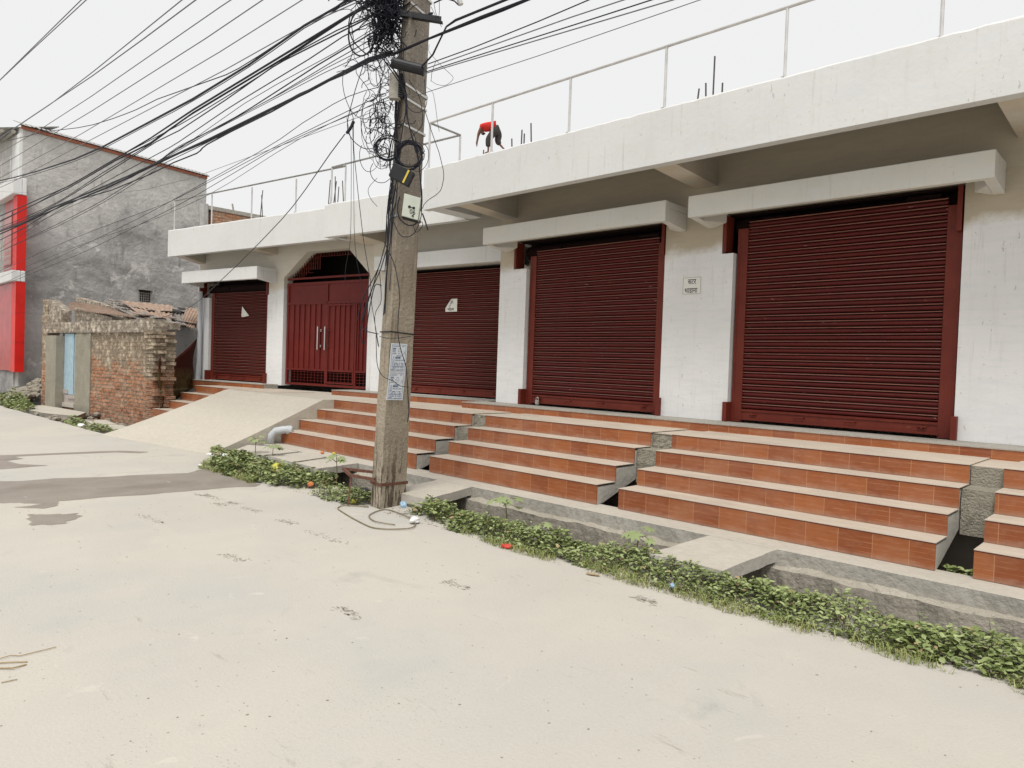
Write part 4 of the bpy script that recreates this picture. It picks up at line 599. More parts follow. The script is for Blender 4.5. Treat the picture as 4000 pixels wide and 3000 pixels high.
gp('grille', 'gate', [(a, c, F0+.012, F0+.02, -.52+.062*k-.004, -.52+.062*k+.004) for k in range(1, 5) for a, c in ((3.64, 4.885), (4.935, 5.80), (5.845, 6.17))]+[(3.64+.113*k-.005, 3.64+.113*k+.005, F0+.02, F0+.028, -.52, -.24) for k in range(1, 11)]+[(4.935+.113*k-.005, 4.935+.113*k+.005, F0+.02, F0+.028, -.52, -.24) for k in range(1, 11)])
for u in (4.74, 4.97):
    hm = MB(); S1.box(hm, u-.017, u+.017, F0-.095, F0-.07, .22, .72)
    for z in (.30, .64): hm.tube([S1.p(u, F0-.08, z), S1.p(u, F0+.005, z)], .014, 8); hm.tube([S1.p(u, F0-.006, z), S1.p(u, F0+.004, z)], .028, 8)
    hm.build('handle', 'steel', g)
# fanlight grille behind the chamfered arch head
fl = MB()
for k in range(13):
    u = 3.62+k*.075; zt = min(2.33, 1.85+(u-3.54)*.70); S1.box(fl, u-.007, u+.007, .90, .912, max(1.84, zt-.34), zt)
for k in range(16):
    u = 4.55+k*.085; S1.box(fl, u-.006, u+.006, .90, .912, 2.27, 2.35)
for k in range(4): S1.box(fl, 3.68+k*.14, 4.30+k*.06, .914, .920, 1.93+k*.10, 1.94+k*.10)
S1.box(fl, 4.3, 5.85, .914, .920, 2.262, 2.27)
fl.build('fanlight_grille', 'rail', g)
# --- roof railing
rl = thing('roof_railing', (0, 0, 0), None, None); rl.parent = B; rl.location = S3.p(-6, .05, 3.045)-abs_loc(B)
tp = MB(); zr = 3.755
za_ = S2.p(.44, .13, zr); zb_ = S3.p(-8.86, .74, zr); zc_ = S3.p(-8.80, .05, zr); zd_ = S2.p(.13, .05, zr)
for a, b in ((S1.p(.18, .05, zr), za_), (za_, zd_), (zd_, zb_), (zb_, zc_), (zc_, S3.p(4.0, .05, zr))): tp.tube([a, b], .018, 8); tp.build('top_rail', 'railing', rl)
posts = [S1.p(u, .05, 3.04) for u in (.18, 1.73, 3.23, 4.72)]+[S2.p(.44, .13, 3.04), S2.p(.13, .05, 3.04), S2.p(1.9, .09, 3.04)]+[S3.p(u, .05, 3.04) for u in (-8.80, -7.41, -5.985, -4.566, -3.156, -1.75, -.34, 1.07, 2.48)]
posts.append(S3.p(-8.86, .74, 3.04))
for q in posts:
    pm = MB(); pm.tube([q, q+Vector((0, 0, .70))], .017, 8); pm.tube([q+Vector((0, 0, .001)), q+Vector((0, 0, .008))], .045, 8); pm.build('post', 'railing', rl)
# --- reinforcement bars left standing on the roof
for i, (S_, lst) in enumerate(((S3, [(-8.15, 3.675), (-7.907, 3.77), (-7.86, 3.70), (-7.72, 3.837)]), (S3, [(-4.81, 3.67), (-4.69, 3.72), (-4.587, 4.03), (-4.48, 3.665)]), (S1, [(1.95, 3.95), (2.03, 4.06)]), (S1, [(4.42, 4.02), (4.47, 4.10), (4.60, 4.08), (4.61, 3.97), (4.72, 3.84), (4.82, 3.96)]), (S2, [(3.0, 3.95), (3.1, 4.0), (3.2, 3.9)]))):
    m = MB(); rr = random.Random(i)
    for u, zt in lst:
        m.tube([S_.p(u, 1.2+rr.uniform(-.1, .1), 3.02), S_.p(u+rr.uniform(-.015, .03), 1.2, zt)], .011, 6)
    m.build('rebar_starter', 'rebar', B)
# downpipe on the left pillar
m = MB(); m.tube([S1.p(.44, .62, 1.60), S1.p(.44, .62, -.20)], .055, 12); m.tube([S1.p(.44, .62, -.20), S1.p(.45, .60, -.68)], .063, 12); m.tube([S1.p(.45, .60, -.66), S1.p(.47, .48, -.72)], .05, 12); m.build('downpipe', 'pvc', B)

# ================= stair blocks
RZ = [.13, .34, .51, .68, .84]           # tread levels
RY = [5.95, 6.27, 6.61, 6.93]           # riser planes
def stair(x0, x1, label, ang=0, cut=None, back=7.75):
    t = thing('stair_block', ((x0+x1)/2, 5.95, .13), label, 'stairs', 'tiled stair blocks in front of the building')
    c, s = math.cos(math.radians(ang)), math.sin(math.radians(ang)); px, py = x0, RY[0]
    rot = lambda x, y: (px+(x-px)*c-(y-py)*s, py+(x-px)*s+(y-py)*c)
    core = MB()
    # side profile: slanted underside leaning back under the steps, as cast
    prof = [(RY[0]+.012, RZ[0]+.002), (RY[0]+.012, RZ[1]-.03), (RY[1]+.012, RZ[1]-.03), (RY[1]+.012, RZ[2]-.03), (RY[2]+.012, RZ[2]-.03), (RY[2]+.012, RZ[3]-.03), (RY[3]+.012, RZ[3]-.03), (RY[3]+.012, RZ[4]-.031), (back, RZ[4]-.031), (back, RZ[2]-.1), (RY[2]+.1, RZ[2]-.16), (RY[0]+.10, RZ[0]+.002)]
    n = len(prof); vs = [(*rot(x0+.004, y), z) for y, z in prof]+[(*rot(x1-.004, y), z) for y, z in prof]
    core.add(vs, [tuple(range(n)), tuple(range(2*n-1, n-1, -1))]+[((i+1) % n, i, n+i, n+(i+1) % n) for i in range(n)])
    core.build('core', 'sidec', t)
    for k in range(4):
        xs0, xs1 = x0, x1
        z0_, z1_ = RZ[k], RZ[k+1]; y0 = RY[k]; y1 = RY[k+1] if k < 3 else back
        q = MB(); P0 = rot(xs0, y0)
        def bx(a, b, c_, d, e, f_, mi):
            q.cur = mi; q.hexa([(*rot(a, c_), e), (*rot(b, c_), e), (*rot(b, d), e), (*rot(a, d), e), (*rot(a, c_), f_), (*rot(b, c_), f_), (*rot(b, d), f_), (*rot(a, d), f_)])
        bx(xs0, xs1, y0, y0+.011, z0_+(.003 if k else .004), z1_-.007, 0)
        bx(xs0-.002, xs1+.002, y0-.004, y1+.010, z1_-.0055, z1_, 1)
        bx(xs0, xs1, y0-.003, y0-.0005, z1_-.012, z1_-.006, 2)
        q.build('step', ['tile', 'tread', 'slat'], t, origin=(P0[0], P0[1], z0_))
    return t
stair(-16.63, -13.2, 'tiled stair block at the far left, between brick hut and ramp', 1.5, back=7.9)
stair(-10.86, -7.345, 'tiled stair block partly behind the utility pole, next to the ramp')
stair(-7.07, -4.40, 'tiled stair block just right of the utility pole, below the padlocked shutter')
stair(-4.13, -1.32, 'long tiled stair block in front of the widest shutter')
stair(-1.08, 1.9, 'tiled stair block cut by the right edge of the photo')
for x0, x1, lb, wd in ((-7.345, -7.07, 'just right of the utility pole', 0), (-4.40, -4.13, 'below the pillar with the notice', 0), (-1.32, -1.08, 'rightmost gap by the last stair block', 1)):
    for k, (y, z0_, z1_, nm) in enumerate(((6.97, .66, .825, 'upper'), (6.66, .30, .665, 'lower rough'))):
        m = MB(); nx = 7; nz = 5; vs = []
        for j in range(nz+1):
            for i in range(nx+1):
                a = (0 if k == 0 and wd else 1)*.022*noise.noise(Vector((x0*9+i*1.7, j*1.9, k*7))); vs.append((x0+.006+(x1-x0-.012)*i/nx, y+a, z0_+(z1_-z0_)*j/nz))
        fs = [(j*(nx+1)+i, j*(nx+1)+i+1, (j+1)*(nx+1)+i+1, (j+1)*(nx+1)+i) for j in range(nz) for i in range(nx)]
        o_ = len(vs); yb = 7.3 if k == 0 else 6.965
        vs += [(x0+.006, yb, z0_), (x1-.006, yb, z0_), (x1-.006, yb, z1_), (x0+.006, yb, z1_)]
        fs += [(nz*(nx+1), nz*(nx+1)+nx, o_+2, o_+3), (0, o_, o_+1, nx), (0, nz*(nx+1), o_+3, o_), (nx, o_+1, o_+2, nz*(nx+1)+nx)]
        m.add(vs, fs); tag(m.build('concrete_block', 'block'), '%s grey concrete block in the stair gap %s' % (nm, lb), 'concrete block', 'blocks filling the gaps between the stairs')
# drain cover slabs
def slab(pts, z0_, z1_, label, mat=('slab', 'sidec')):
    n = len(pts); m = MB(); rr = random.Random(int(pts[0][0]*77)); P = []
    for i in range(n):
        a, b = pts[i], pts[(i+1) % n]
        for k in range(6): t = k/6; P.append((a[0]+(b[0]-a[0])*t+rr.uniform(-.008, .008), a[1]+(b[1]-a[1])*t+rr.uniform(-.008, .008)))
    m.prism(P, z0_, z1_); m.mi[1] = 0; m.mi = [1]+[0]+[1]*(len(m.f)-2)
    return tag(m.build('drain_slab', list(mat)), label, 'slab', 'cover slabs over the drain')
slab([(-2.36, 4.72), (-2.37, 5.64), (-2.97, 5.64), (-2.97, 4.70)], .03, .128, 'pale concrete drain slab bridging the drain below the long stair block, amid weeds')
slab([(-5.66, 4.74), (-5.94, 5.66), (-6.55, 5.66), (-6.3, 4.74)], .035, .128, 'pale concrete drain slab just to the right of the pole foot')
slab([(-9.62, 5.0), (-9.76, 5.635), (-10.5, 5.635), (-10.9, 5.40), (-10.4, 4.95)], .04, .126, 'drain slab nearest the ramp, under the white pipe elbow')
slab([(-8.78, 4.97), (-8.99, 5.635), (-9.63, 5.635), (-9.52, 5.02)], .04, .130, 'middle of the three drain slabs left of the pole')
slab([(-8.05, 4.93), (-8.20, 5.635), (-8.88, 5.635), (-8.66, 4.97)], .04, .134, 'right-hand one of the three drain slabs left of the pole')
# ================= utility pole
PB = [Vector((-6.03, 4.43, 0)), Vector((-6.25, 4.46, 0)), Vector((-6.32, 4.85, 0)), Vector((-6.10, 4.82, 0))]
PT = [Vector((-5.86, 4.50, 5.17)), Vector((-6.05, 4.53, 5.17)), Vector((-6.13, 4.85, 5.17)), Vector((-5.94, 4.82, 5.17))]
def pc(k, z): return PB[k]+(PT[k]-PB[k])*(z/5.17)
def ring(z, out=.0): 
    c = sum((pc(k, z) for k in range(4)), Vector())/4; return [p+(p-c).normalized()*out for p in (pc(k, z) for k in range(4))]
pole = thing('utility_pole', (-6.17, 4.64, 0), 'leaning square concrete utility pole wrapped in cables, standing beside the drain', 'utility pole')
m = MB(); NZ = 90; per = []
sub = 5
for j in range(NZ+1):
    z = -.3+7.5*j/NZ; c4 = ring(z); row = []
    for k in range(4):
        a, b = c4[k], c4[(k+1) % 4]
        for i in range(sub):
            p = a.lerp(b, (i+.12)/sub if i == 0 else i/sub) if i else a.lerp(b, .03)
            cc = (c4[0]+c4[2])/2; nn = noise.noise(p*3.2)*.5+noise.noise(p*11)*.3
            row.append(p+(p-cc).normalized()*(.006*nn))
    per.append(row)
n = 4*sub; vs = [v for r in per for v in r]
m.add(vs, [(j*n+i, j*n+i+1 if i < n-1 else j*n, (j+1)*n+i+1 if i < n-1 else (j+1)*n, (j+1)*n+i)[::-1] for j in range(NZ) for i in range(n)]); m.add([vs[NZ*n+i] for i in range(n)], [tuple(range(n))[::-1]])
m.build('shaft', 'pole', pole)
def strap(z, tilt, hgt, mat, name='strap', out=.006, parent=pole):
    m = MB(); a = ring(z-hgt/2, out); b = ring(z+hgt/2, out); a2 = ring(z-hgt/2, out+.007); b2 = ring(z+hgt/2, out+.007)
    for k in range(4):
        l = (k+1) % 4; t0 = tilt*(1 if k in (0, 1) else -1)*.5; t1 = tilt*(1 if l in (0, 1) else -1)*.5; U = Vector((0, 0, 1))
        m.hexa([a[k]+U*t0, a2[k]+U*t0, a2[l]+U*t1, a[l]+U*t1, b[k]+U*t0, b2[k]+U*t0, b2[l]+U*t1, b[l]+U*t1])
    return m.build(name, mat, parent)
for z, t in ((4.32, .03), (4.19, .02), (3.93, .01), (5.13, .03), (5.30, .02), (3.02, 0)): strap(z, t, .022, 'steel')
strap(1.83, .01, .012, 'wire'); strap(.245, .02, .03, 'rust', 'rusty_band')
m = MB(); m.obox((-5.80, 4.58, 5.02), (.18, .175, -.03), (-.69, .72, 0), (0, 0, 1), .21, .006, .028); m.obox((-5.80, 4.60, 4.993), (.18, .175, -.03), (-.69, .72, 0), (0, 0, 1), .21, .028, .005)
m.tube([(-5.70, 4.60, 5.02), (-5.66, 4.62, 5.02)], .012, 6); m.build('angle_bracket', 'black', pole)
FW = Vector((-.689, .725, 0)).normalized(); RT = Vector((.725, .689, 0)).normalized(); UP = Vector((0, 0, 1))
# closure tube, terminal box, black box, meter box
t = thing('splice_closure', (-5.74, 4.41, 4.40), 'black plastic splice tube strapped across the pole near its top', 'cable closure')
m = MB(); a, b = Vector((-5.86, 4.295, 4.478)), Vector((-5.625, 4.515, 4.410)); m.tube([a, a.lerp(b, .03), a.lerp(b, .97), b], .052, 14); m.build('body', 'black', t, smooth=False)
m = MB(); m.tube([b-(b-a)*.06, b-(b-a)*.01], .058, 14); m.tube([a, a+(b-a)*.05], .058, 14); m.build('end_cap', 'black', t)
t = thing('terminal_box', (-5.94, 4.42, 4.3), 'small grey ribbed terminal box on the left side of the pole, under the splice tube', 'terminal box')
c = Vector((-5.96, 4.41, 4.30)); m = MB(); m.obox(c, RT, FW, UP, .055, .04, .125); m.build('housing', 'face', t)
m = MB()
for k in range(11): m.obox(c+RT*.062-FW*.02+UP*(-.11+.022*k), RT, FW, UP, .022, .04, .006)
m.build('terminal_strip', 'black', t)
def quad(TL, TR, BR, BL, s, t, o=0):
    TL, TR, BR, BL = map(Vector, (TL, TR, BR, BL)); return TL.lerp(TR, s).lerp(BL.lerp(BR, s), t)-FW*o
def quadbox(Q, s0, s1, t0, t1, o0, o1, mb):
    mb.hexa([quad(*Q, s0, t1, o1), quad(*Q, s1, t1, o1), quad(*Q, s1, t1, o0), quad(*Q, s0, t1, o0), quad(*Q, s0, t0, o1), quad(*Q, s1, t0, o1), quad(*Q, s1, t0, o0), quad(*Q, s0, t0, o0)])
QB = ((-5.804, 4.306, 3.496), (-5.655, 4.448, 3.401), (-5.70, 4.406, 3.266), (-5.841, 4.271, 3.365))
t = thing('black_cable_box', (-5.75, 4.36, 3.38), 'tilted black box with a yellow stripe hanging on the pole above the meter box', 'cable box')
m = MB(); quadbox(QB, 0, 1, 0, 1, -.08, 0, m); m.build('case', 'black', t, bevel=.006)
m = MB(); quadbox(QB, .70, .78, .03, .97, .001, .004, m); m.build('stripe', 'yellow', t)
QM = ((-5.723, 4.384, 3.194), (-5.603, 4.498, 3.152), (-5.62, 4.481, 2.932), (-5.738, 4.369, 2.971))
t = thing('meter_box', (-5.67, 4.43, 2.93), 'pale grey-green metal meter box marked 06 and 4 on the pole', 'meter box')
m = MB(); quadbox(QM, 0, 1, 0, .99, -.09, 0, m); m.build('case', 'boxw', t, bevel=.004)
m = MB(); quadbox(QM, .02, .98, 1.0, 1.07, -.085, -.03, m); m.build('cable_entry', 'black', t)
m = MB()
for s in (.40, .66):
    cc = quad(*QM, s, .52, .002); m.tube([cc, cc-FW*.003], .014, 12)
quadbox(QM, .40, .66, .505, .535, .001, .004, m); m.build('lock_hole', 'black', t)
# --- writing
def text_mesh(body, size=1.0, ext=0.0):
    cu = bpy.data.curves.new('t', 'FONT'); cu.body = body; cu.size = size; cu.align_x = 'CENTER'; cu.align_y = 'CENTER'; cu.resolution_u = 3; cu.offset = .012
    ob = bpy.data.objects.new('t', cu); COL.objects.link(ob); bpy.context.view_layer.update()
    me = bpy.data.meshes.new_from_object(ob.evaluated_get(bpy.context.evaluated_depsgraph_get()))
    v = [tuple(x.co) for x in me.vertices]; f = [tuple(p.vertices) for p in me.polygons]
    bpy.data.objects.remove(ob); bpy.data.curves.remove(cu); bpy.data.meshes.remove(me); return v, f
def put_text(body, size, fn, name, mat, parent, width=None, bold=0):
    v, f = text_mesh(body, 1.0)
    if not v: return None
    xs = [p[0] for p in v]; ys = [p[1] for p in v]; cx, cy = (min(xs)+max(xs))/2, (min(ys)+max(ys))/2; k = size/(max(ys)-min(ys)); kx = k if width is None else width/(max(xs)-min(xs))
    m = MB(); m.add([fn((p[0]-cx)*kx, (p[1]-cy)*k) for p in v], f)
    if bold:
        for dx, dy in ((bold, 0), (-bold, 0), (0, bold)): m.add([fn((p[0]-cx)*kx+dx, (p[1]-cy)*k+dy)+Vector((0, 0, 0)) for p in v], f) if False else None
    return m.build(name, mat, parent)
def qf(Q, s, t, o, W_, H_): return lambda x, y: quad(*Q, s+x/W_, t-y/H_, o)
put_text('06', .045, qf(QM, .62, .70, .002, .17, .22), 'marking', 'ink', t); put_text('4', .04, qf(QM, .66, .87, .002, .17, .22), 'marking', 'ink', t)
# notice on the wall
t = thing('paper_notice', S3.p(-4.75, 1.146, 1.02), 'square white printed notice on the pillar between the two right-hand shutters', 'notice', 'rental notices')
m = MB(); S3.box(m, -4.888, -4.606, 1.1465, 1.149, 1.005, 1.245); m.build('sheet', 'paper', t)
m = MB()
for b in ((-4.875, -4.619, 1.018, 1.021), (-4.875, -4.619, 1.229, 1.232), (-4.875, -4.872, 1.021, 1.229), (-4.622, -4.619, 1.021, 1.229)): S3.box(m, b[0], b[1], 1.1455, 1.1465, b[2], b[3])
m.build('border', 'ink', t)
put_text('सटर', .062, lambda x, y: S3.p(-4.745+x, 1.1452, 1.175+y), 'lettering', 'ink', t, width=.118)
put_text('भाडामा', .060, lambda x, y: S3.p(-4.755+x, 1.1452, 1.062+y), 'lettering', 'ink', t, width=.185)
# torn notice on the middle shutter
t = thing('torn_notice', S2.p(2.6, .905, 1.0), 'torn white notice with a folded corner stuck on the shutter right of the pole', 'notice', 'rental notices')
def pl(S_, u, z, w, h, pts, o0, o1, name, mat, par):
    m = MB(); n = len(pts); v = [S_.p(u+a*w, o0, z+b*h) for a, b in pts]+[S_.p(u+a*w, o1, z+b*h) for a, b in pts]
    m.add(v, [tuple(range(n)), tuple(range(2*n-1, n-1, -1))]+[((i+1) % n, i, n+i, n+(i+1) % n) for i in range(n)]); return m.build(name, mat, par)
pl(S2, 2.44, .975, .285, .235, [(0, 0), (1, 0), (1, 1), (.5, 1), (0, .26)], .907, .910, 'sheet', 'paper', t)
pl(S2, 2.44, .975, .285, .235, [(0.02, .27), (.34, .25), (.52, .9), (.49, .97)], .895, .898, 'folded_flap', 'litw', t)
put_text('टर', .052, lambda x, y: S2.p(2.60+x, .9055, 1.145+y), 'lettering', 'ink', t, width=.06); put_text('भाडामा', .046, lambda x, y: S2.p(2.575+x, .9055, 1.015+y), 'lettering', 'ink', t, width=.16)
t = tag(pl(S1, 1.91, .96, .30, .26, [(0, .06), (.28, 0), (1, .12), (.45, .62), (.08, 1)], .772, .776, 'paper_scrap', 'paper', None), 'folded triangular white paper scrap on the far left shutter', 'paper scrap')
# posters on the pole
def poster(Q, label):
    Q = [Vector(q) for q in Q]; N = Vector((.98, .17, .0)).normalized()
    def p(s, t, o=.006): return Q[0].lerp(Q[1], s).lerp(Q[3].lerp(Q[2], s), t)+N*o
    T = thing('poster', p(.5, 1), label, 'poster', 'printed handbills on the pole')
    def bx(mb, s0, s1, t0, t1, o0, o1):
        mb.hexa([p(s0, t1, o0), p(s1, t1, o0), p(s1, t1, o1), p(s0, t1, o1), p(s0, t0, o0), p(s1, t0, o0), p(s1, t0, o1), p(s0, t0, o1)][::1])
    m = MB(); bx(m, 0, 1, 0, 1, .009, .011); m.build('sheet', 'paperb', T)
    m = MB(); e = .012
    for a in ((.07, .93, .045, .055), (.07, .93, .945, .955), (.07, .085, .055, .945), (.915, .93, .055, .945), (.12, .88, .795, .815)): bx(m, *a, .0112, .0122)
    rr = random.Random(4)
    for row, (t0, h, a, b) in enumerate(((.09, .022, .12, .88), (.35, .02, .12, .6), (.42, .022, .38, .70), (.575, .014, .3, .88), (.60, .012, .3, .88), (.64, .03, .12, .26), (.68, .03, .14, .88), (.735, .035, .12, .85), (.845, .026, .16, .86), (.89, .02, .12, .50), (.915, .02, .12, .88))):
        s = a
        while s < b-.02:
            wd = rr.uniform(.015, .06); 
            if rr.random() < .82: bx(m, s, min(s+wd, b), t0+rr.uniform(-.003, .003), t0+h, .0112, .0122)
            s += wd+rr.uniform(.006, .02)
    for (s0, t0, s1, t1) in ((.14, .60, .20, .45), (.20, .45, .26, .60), (.14, .60, .26, .60), (.78, .40, .84, .27), (.84, .27, .90, .40), (.44, .28, .50, .18), (.50, .18, .62, .19), (.62, .19, .64, .29), (.44, .28, .64, .29)):
        A, Bq = p(s0, t0, .0118), p(s1, t1, .0118); m.tube([A, Bq], .0016, 4)
    m.build('print', 'inkb', T)
    m = MB(); bx(m, .13, .32, .16, .195, .0112, .0122); bx(m, .72, .80, .79, .80, .0122, .0124); m.build('banner', 'inkb', T)
    put_text('घर', .05, lambda x, y: p(.22+x/.245, .255-y/.30, .0123), 'lettering', 'inkb', T, width=.045)
    m = MB()
    for a in ((.31, .36), (.37, .43), (.45, .50), (.52, .57), (.58, .62)): bx(m, a[0], a[1], .475, .535, .0122, .0130)
    bx(m, .30, .63, .468, .477, .0131, .0135); m.build('print', 'inkb', T)
    return T
poster([(-5.975, 4.46, 1.718), (-6.018, 4.70, 1.72), (-6.027, 4.692, 1.428), (-5.983, 4.449, 1.423)], 'upper of the two blue and white printed handbills on the pole')
poster([(-5.983, 4.449, 1.419), (-6.027, 4.692, 1.424), (-6.034, 4.672, 1.127), (-5.99, 4.43, 1.134)], 'lower of the two blue and white printed handbills on the pole')
# padlock
t = thing('padlock', S3.p(-7.36, 1.20, -.56), 'brass-grey padlock hanging on the bottom rail of the second shutter from the right', 'padlock')
m = MB(); S3.box(m, -7.40, -7.335, 1.165, 1.195, -.575, -.505); m.build('body', 'face', t, bevel=.006)
m = MB(); m.tube([S3.p(-7.39, 1.18, -.505), S3.p(-7.388, 1.18, -.47), S3.p(-7.368, 1.18, -.455), S3.p(-7.347, 1.18, -.47), S3.p(-7.345, 1.18, -.505)], .006, 6); m.build('shackle', 'steel', t)
# iron stand at the pole foot
t = thing('iron_stand', (-6.36, 4.28, 0), 'rusty angle iron frame on one leg beside the pole foot', 'iron stand')
A_, B_, C_, D_ = Vector((-6.71, 4.42, .34)), Vector((-6.33, 4.60, .33)), Vector((-6.12, 4.42, .30)), Vector((-6.36, 4.29, .32))
def bar(mb, a, b, w=.014): d = (b-a); mb.obox((a+b)/2, d, d.cross(UP), UP if abs(d.normalized().z) < .9 else Vector((1, 0, 0)), d.length/2, w, w)
m = MB(); bar(m, A_, B_); bar(m, A_, D_); bar(m, D_, C_); m.build('frame', 'rust', t)
m = MB(); bar(m, Vector((-6.37, 4.27, 0.0)), D_, .012); m.build('leg', 'rust', t)
def smooth(P, n=4):
    P = [Vector(p) for p in P]; P = [P[0]]+P+[P[-1]]; o = []
    for i in range(1, len(P)-2):
        a, b, c, d = P[i-1:i+3]
        for k in range(n): t = k/n; o.append(.5*((2*b)+(c-a)*t+(2*a-5*b+4*c-d)*t*t+(3*b-a-3*c+d)*t**3))
    return o+[P[-2]]
m = MB(); m.tube(smooth([(-6.17, 4.39, .01), (-6.31, 4.29, .012), (-6.38, 4.21, .01), (-6.3, 4.10, .01), (-6.13, 4.04, .01), (-5.8, 3.95, .01), (-5.47, 3.88, .01), (-5.33, 3.88, .01), (-5.2, 3.97, .012), (-5.13, 4.13, .015), (-5.28, 4.29, .02), (-5.58, 4.41, .015), (-5.93, 4.46, .01), (-5.95, 4.36, .01), (-5.86, 4.2, .012), (-5.75, 4.1, .012), (-5.54, 4.03, .014), (-5.34, 4.10, .01)]), .0055, 6)
tag(m.build('loose_cable', 'twine'), 'loose brown cable looped on the road at the pole foot', 'cable')

# ================= wires
LBL = {'grey': ('thin grey overhead wire strung high across the sky left of the pole', 'grey overhead wires left of the pole'), 'black': ('black overhead cable running from the pole to the left edge', 'black overhead cables left of the pole'),
 'bundle': ('thick dark bundled overhead cable running from the pole to the left edge', 'thick cable bundles left of the pole'), 'greyR': ('thin grey wire running from the pole to the upper right over the railing', 'grey wires right of the pole'),
 'blackR': ('black wire running from the pole to the upper right over the railing', 'black wires right of the pole'), 'bundleR': ('thick dark cable rising from the pole to the top edge on the right', 'thick cables right of the pole'),
 'loose': ('slack dark cable dangling loose around the upper pole', 'slack cables around the pole'), 'bigloop': ('large oval loop of dark cable hanging left of the pole top', None),
 'coil1': ('coil of black cable on the left side of the pole above the black box', None), 'coil2': ('coil of black cable on the right side of the pole above the black box', None), 'coil3': ('thin loose wire loop hanging left of the coils on the pole', None),
 'drop': ('single service wire slanting down from the pole across the white fascia to the hut', None), 'splice': ('dark taped cable joint hanging left of the pole', None)}
NM = {'grey': 'overhead_wire', 'black': 'overhead_cable', 'bundle': 'cable_bundle', 'loose': 'slack_cable', 'bigloop': 'cable_loop', 'coil1': 'cable_coil', 'coil2': 'cable_coil', 'coil3': 'wire_loop', 'drop': 'service_wire', 'splice': 'cable_joint'}
ORD = 'first second third fourth fifth sixth seventh eighth ninth tenth eleventh twelfth thirteenth fourteenth fifteenth sixteenth seventeenth eighteenth nineteenth twentieth'.split()
WL = {'grey': 'thin grey overhead wire, %s from the top where wires cross the left edge', 'black': 'black overhead cable, %s from the top among the black ones at the left edge', 'bundle': 'thick dark cable bundle, %s from the top at the left edge',
 'greyR': 'thin grey wire right of the pole, %s from the left at the top edge', 'blackR': 'black wire right of the pole, %s from the left at the top edge', 'bundleR': 'thick dark cable right of the pole, %s from the left at the top edge'}
for k, r, pts, rank in WIRES:
    m = MB(); k0 = k.rstrip('R'); m.tube(pts, r*(.55 if k0 == 'bundle' else .85), 6 if r > .008 else 4)
    if k0 == 'bundle':
        rr = random.Random(int(r*1e4)+len(pts)); m.tube([(x+rr.uniform(-.01, .01), y, z-r*rr.uniform(.1, .7)) for x, y, z in pts], r*.35, 4); m.tube([(x, y, z+r*rr.uniform(.1, .6)) for x, y, z in pts], r*.3, 4)
    o = m.build(NM[k0], 'wireg' if k0 == 'grey' else 'wire'); tag(o, WL[k] % ORD[rank] if k in WL else LBL[k][0], 'joint' if k0 == 'splice' else 'cable', LBL[k][1])
# tangle of cut ends and ties at the pole top
def tangle(cx, hw, n, r, seed, name, label):
    m = MB(); rr = random.Random(seed)
    for i in range(n):
        p = Vector(cx)+RT*rr.gauss(0, hw[0])+FW*rr.uniform(-hw[1], hw[1])+UP*rr.gauss(0, hw[2]); d = Vector((rr.uniform(-1, 1), rr.uniform(-1, 1), rr.uniform(-1, 1))).normalized(); P = [p]
        for k in range(rr.randint(5, 12)):
            d = (d+.75*Vector((rr.uniform(-1, 1), rr.uniform(-1, 1), rr.uniform(-1.1, .9)))).normalized(); p = p+d*.035; P.append(p)
        m.tube(P, r*rr.uniform(.6, 1.5), 4)
    o = m.build(name, 'wire'); tag(o, label, 'cable tangle', kind='stuff')
tangle((-6.19, 4.41, 5.42), (.085, .08, .22), 520, .0055, 3, 'cable_tangle', 'dense black tangle of cable ends at the pole top')
tangle((-6.12, 4.42, 5.03), (.055, .05, .09), 190, .004, 4, 'cable_tangle', 'lower fringe of the black cable tangle on the left of the pole')
tangle((-6.18, 4.42, 4.72), (.07, .04, .16), 70, .0026, 6, 'wire_tangle', 'thin wire tangle left of the pole above the splice tube')
tangle((-6.12, 4.40, 3.95), (.03, .03, .20), 45, .003, 9, 'wire_tangle', 'thin wire tangle down the left edge of the pole above the coils')
t = thing('insulator', (-5.6, 4.88, 5.2), 'grey rod insulator on a bracket right of the pole top', 'insulator'); m = MB(); m.tube([(-5.62, 4.86, 5.36), (-5.572, 4.914, 5.19)], .026, 10); m.build('rod', 'railing', t)
m = MB(); m.tube([(-5.90, 4.83, 5.28), (-5.75, 4.85, 5.29), (-5.63, 4.875, 5.23), (-5.59, 4.90, 5.185)], .008, 5); m.build('arm', 'wire', t)

